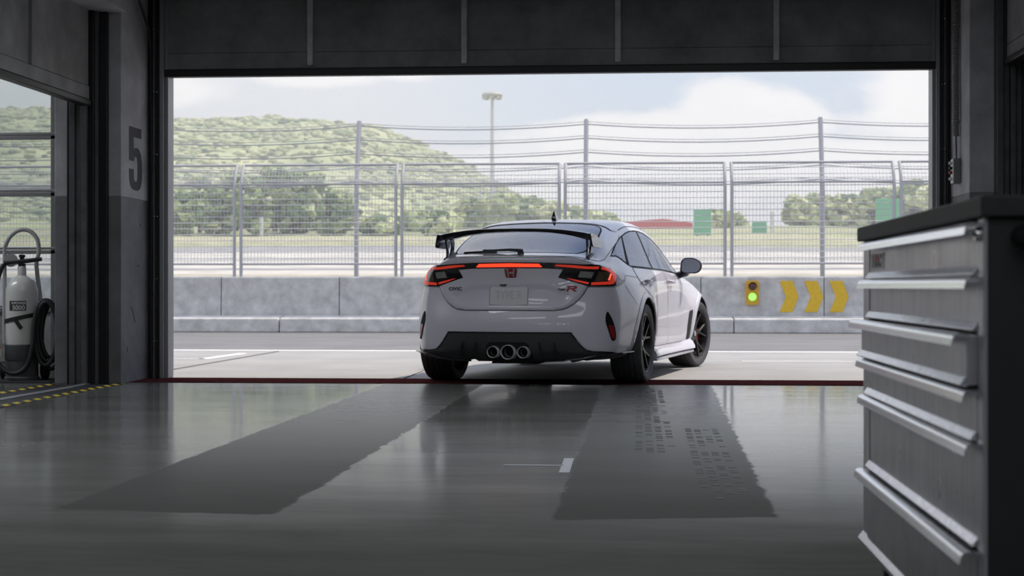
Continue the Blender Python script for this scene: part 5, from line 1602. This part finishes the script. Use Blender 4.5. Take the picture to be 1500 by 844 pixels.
# ================================================================== SKY, SUN, CAMERA
def sky():
    w = bpy.data.worlds.new('sky'); SC.world = w; w.use_nodes = True
    N = w.node_tree.nodes; L = w.node_tree.links
    bg = N['Background']
    tc = N.new('ShaderNodeTexCoord')
    sep = N.new('ShaderNodeSeparateXYZ'); L.new(tc.outputs['Generated'], sep.inputs[0])
    def M(op, a, b=None, c=None):
        n = N.new('ShaderNodeMath'); n.operation = op
        for i, v in enumerate((a, b, c)):
            if v is None: continue
            if isinstance(v, (int, float)): n.inputs[i].default_value = v
            else: L.new(v, n.inputs[i])
        return n.outputs[0]
    def MR(v, a, b, lo=0, hi=1):
        n = N.new('ShaderNodeMapRange'); n.interpolation_type = 'SMOOTHSTEP'
        for i, q in enumerate((a, b, lo, hi)): n.inputs[i+1].default_value = q
        L.new(v, n.inputs[0]); return n.outputs[0]
    def mix(f, a, b):
        n = N.new('ShaderNodeMix'); n.data_type = 'RGBA'
        if isinstance(f, (int, float)): n.inputs[0].default_value = f
        else: L.new(f, n.inputs[0])
        for i, v in ((6, a), (7, b)):
            if isinstance(v, tuple): n.inputs[i].default_value = (*v, 1)
            else: L.new(v, n.inputs[i])
        return n.outputs[2]
    el = sep.outputs['Z']
    az = M('ARCTAN2', sep.outputs['X'], sep.outputs['Y'])
    cr = N.new('ShaderNodeValToRGB'); e = cr.color_ramp.elements
    e[0].position = 0; e[0].color = (.80,.82,.84,1); e[1].position = 1; e[1].color = (.18,.30,.66,1)
    for p, c in ((.05,(.74,.79,.84)),(.09,(.64,.73,.82)),(.13,(.55,.67,.82)),(.25,(.46,.58,.80)),(.5,(.34,.45,.70))):
        k = e.new(p); k.color = (*c, 1)
    L.new(el, cr.inputs[0])
    mp = N.new('ShaderNodeMapping'); mp.inputs['Scale'].default_value = (1,1,1.9); L.new(tc.outputs['Generated'], mp.inputs['Vector'])
    n1 = N.new('ShaderNodeTexNoise'); n1.inputs['Scale'].default_value = 9; n1.inputs['Detail'].default_value = 8; n1.inputs['Roughness'].default_value = .58; L.new(mp.outputs[0], n1.inputs['Vector'])
    n2 = N.new('ShaderNodeTexNoise'); n2.inputs['Scale'].default_value = 3.2; n2.inputs['Detail'].default_value = 6; L.new(mp.outputs[0], n2.inputs['Vector'])
    fine = M('MULTIPLY_ADD', n1.outputs['Fac'], 1.2, -.6)
    def blob(a0, e0, wa, we, s=1.0):
        x = M('DIVIDE', M('SUBTRACT', az, a0), wa); y = M('DIVIDE', M('SUBTRACT', el, e0), we)
        r = M('SQRT', M('ADD', M('MULTIPLY', x, x), M('MULTIPLY', y, y)))
        return MR(M('ADD', M('SUBTRACT', 1, r), M('MULTIPLY', fine, 1.5)), 0, .4, 0, s)
    BL = [(.020,.095,.10,.022),(.080,.108,.060,.026),(.205,.118,.085,.040),(.13,.075,.16,.022),(-.30,.125,.055,.016),(-.20,.135,.05,.010),(-.145,.14,.03,.010),(-.02,.070,.22,.020),(.45,.14,.2,.05),(-.6,.15,.2,.05)]
    c = None
    for b in BL:
        v = blob(*b); c = v if c is None else M('MAXIMUM', c, v)
    hi = MR(M('ADD', n2.outputs['Fac'], M('MULTIPLY', fine, .25)), .50, .70, 0, .6)
    hi = M('MULTIPLY', hi, MR(el, .16, .3))
    c = M('MAXIMUM', c, hi)
    haze = MR(el, .105, .03, 0, .75)
    lefth = M('MULTIPLY', MR(az, .02, -.20), .8)
    col = mix(haze, cr.outputs[0], (.84,.85,.86))
    col = mix(lefth, col, (.82,.845,.86))
    shade = mix(n1.outputs['Fac'], (1.12,1.09,1.06), (.90,.91,.93))
    col = mix(c, col, shade)
    L.new(col, bg.inputs[0]); L.new(MR(el, .16, .5, SKY, SKY*1.35), bg.inputs[1])
SKY = 1.22; LP = 15
sky()
# unseen strip lamps under the bay ceilings; the neighbouring bay's is added fill
for i, (x, y, p) in enumerate([(-2.6,8.6,LP*1.9),(.9,8.6,LP*1.9),(-2.6,6.4,LP*1.0),(.9,6.4,LP*1.0),(-2.6,0.2,LP*1.0),(.9,0.2,LP*1.0),(-2.6,-2.6,LP*2.4),(.9,-2.6,LP*2.4),(-7.5,11.3,LP*6)]):
    la = bpy.data.lights.new('strip_fill_lamp', 'AREA'); la.shape = 'RECTANGLE'; la.size = 2.4; la.size_y = .7; la.energy = p; la.color = (.91,.95,1.0)
    lo = bpy.data.objects.new('strip_fill_lamp', la); COL.objects.link(lo); lo.location = (x, y, 3.26)
sl = bpy.data.lights.new('sun', 'SUN'); sl.energy = 4.7; sl.angle = R(.6); sl.color = (1.0,.89,.77)
so = bpy.data.objects.new('sun', sl); COL.objects.link(so)
AZ, EL = R(68), R(58)
sd_ = Vector((math.sin(AZ)*math.cos(EL), math.cos(AZ)*math.cos(EL), math.sin(EL)))
so.rotation_euler = sd_.to_track_quat('Z', 'Y').to_euler(); so.location = (20,20,30)
cam = bpy.data.cameras.new('camera'); co = bpy.data.objects.new('camera', cam); COL.objects.link(co)
cam.sensor_width = 36; cam.lens = 2260/1500*36
co.location = (0,0,.772); co.rotation_euler = (R(90), 0, math.atan(170/2260))
cam.clip_start = .05; cam.clip_end = 2000
cam.dof.use_dof = True; cam.dof.focus_distance = 8.2; cam.dof.aperture_fstop = 54.24/1000/.0105
SC.camera = co
SC.view_settings.view_transform = 'Standard'
SC.view_settings.look = 'None'
SC.view_settings.exposure = 0; SC.view_settings.gamma = 1; SC.view_settings.use_curve_mapping = False
SC.cycles.max_bounces = 10; SC.cycles.diffuse_bounces = 5; SC.cycles.glossy_bounces = 5; SC.cycles.transparent_max_bounces = 24
SC.cycles.sample_clamp_indirect = 6; SC.cycles.use_denoising = True
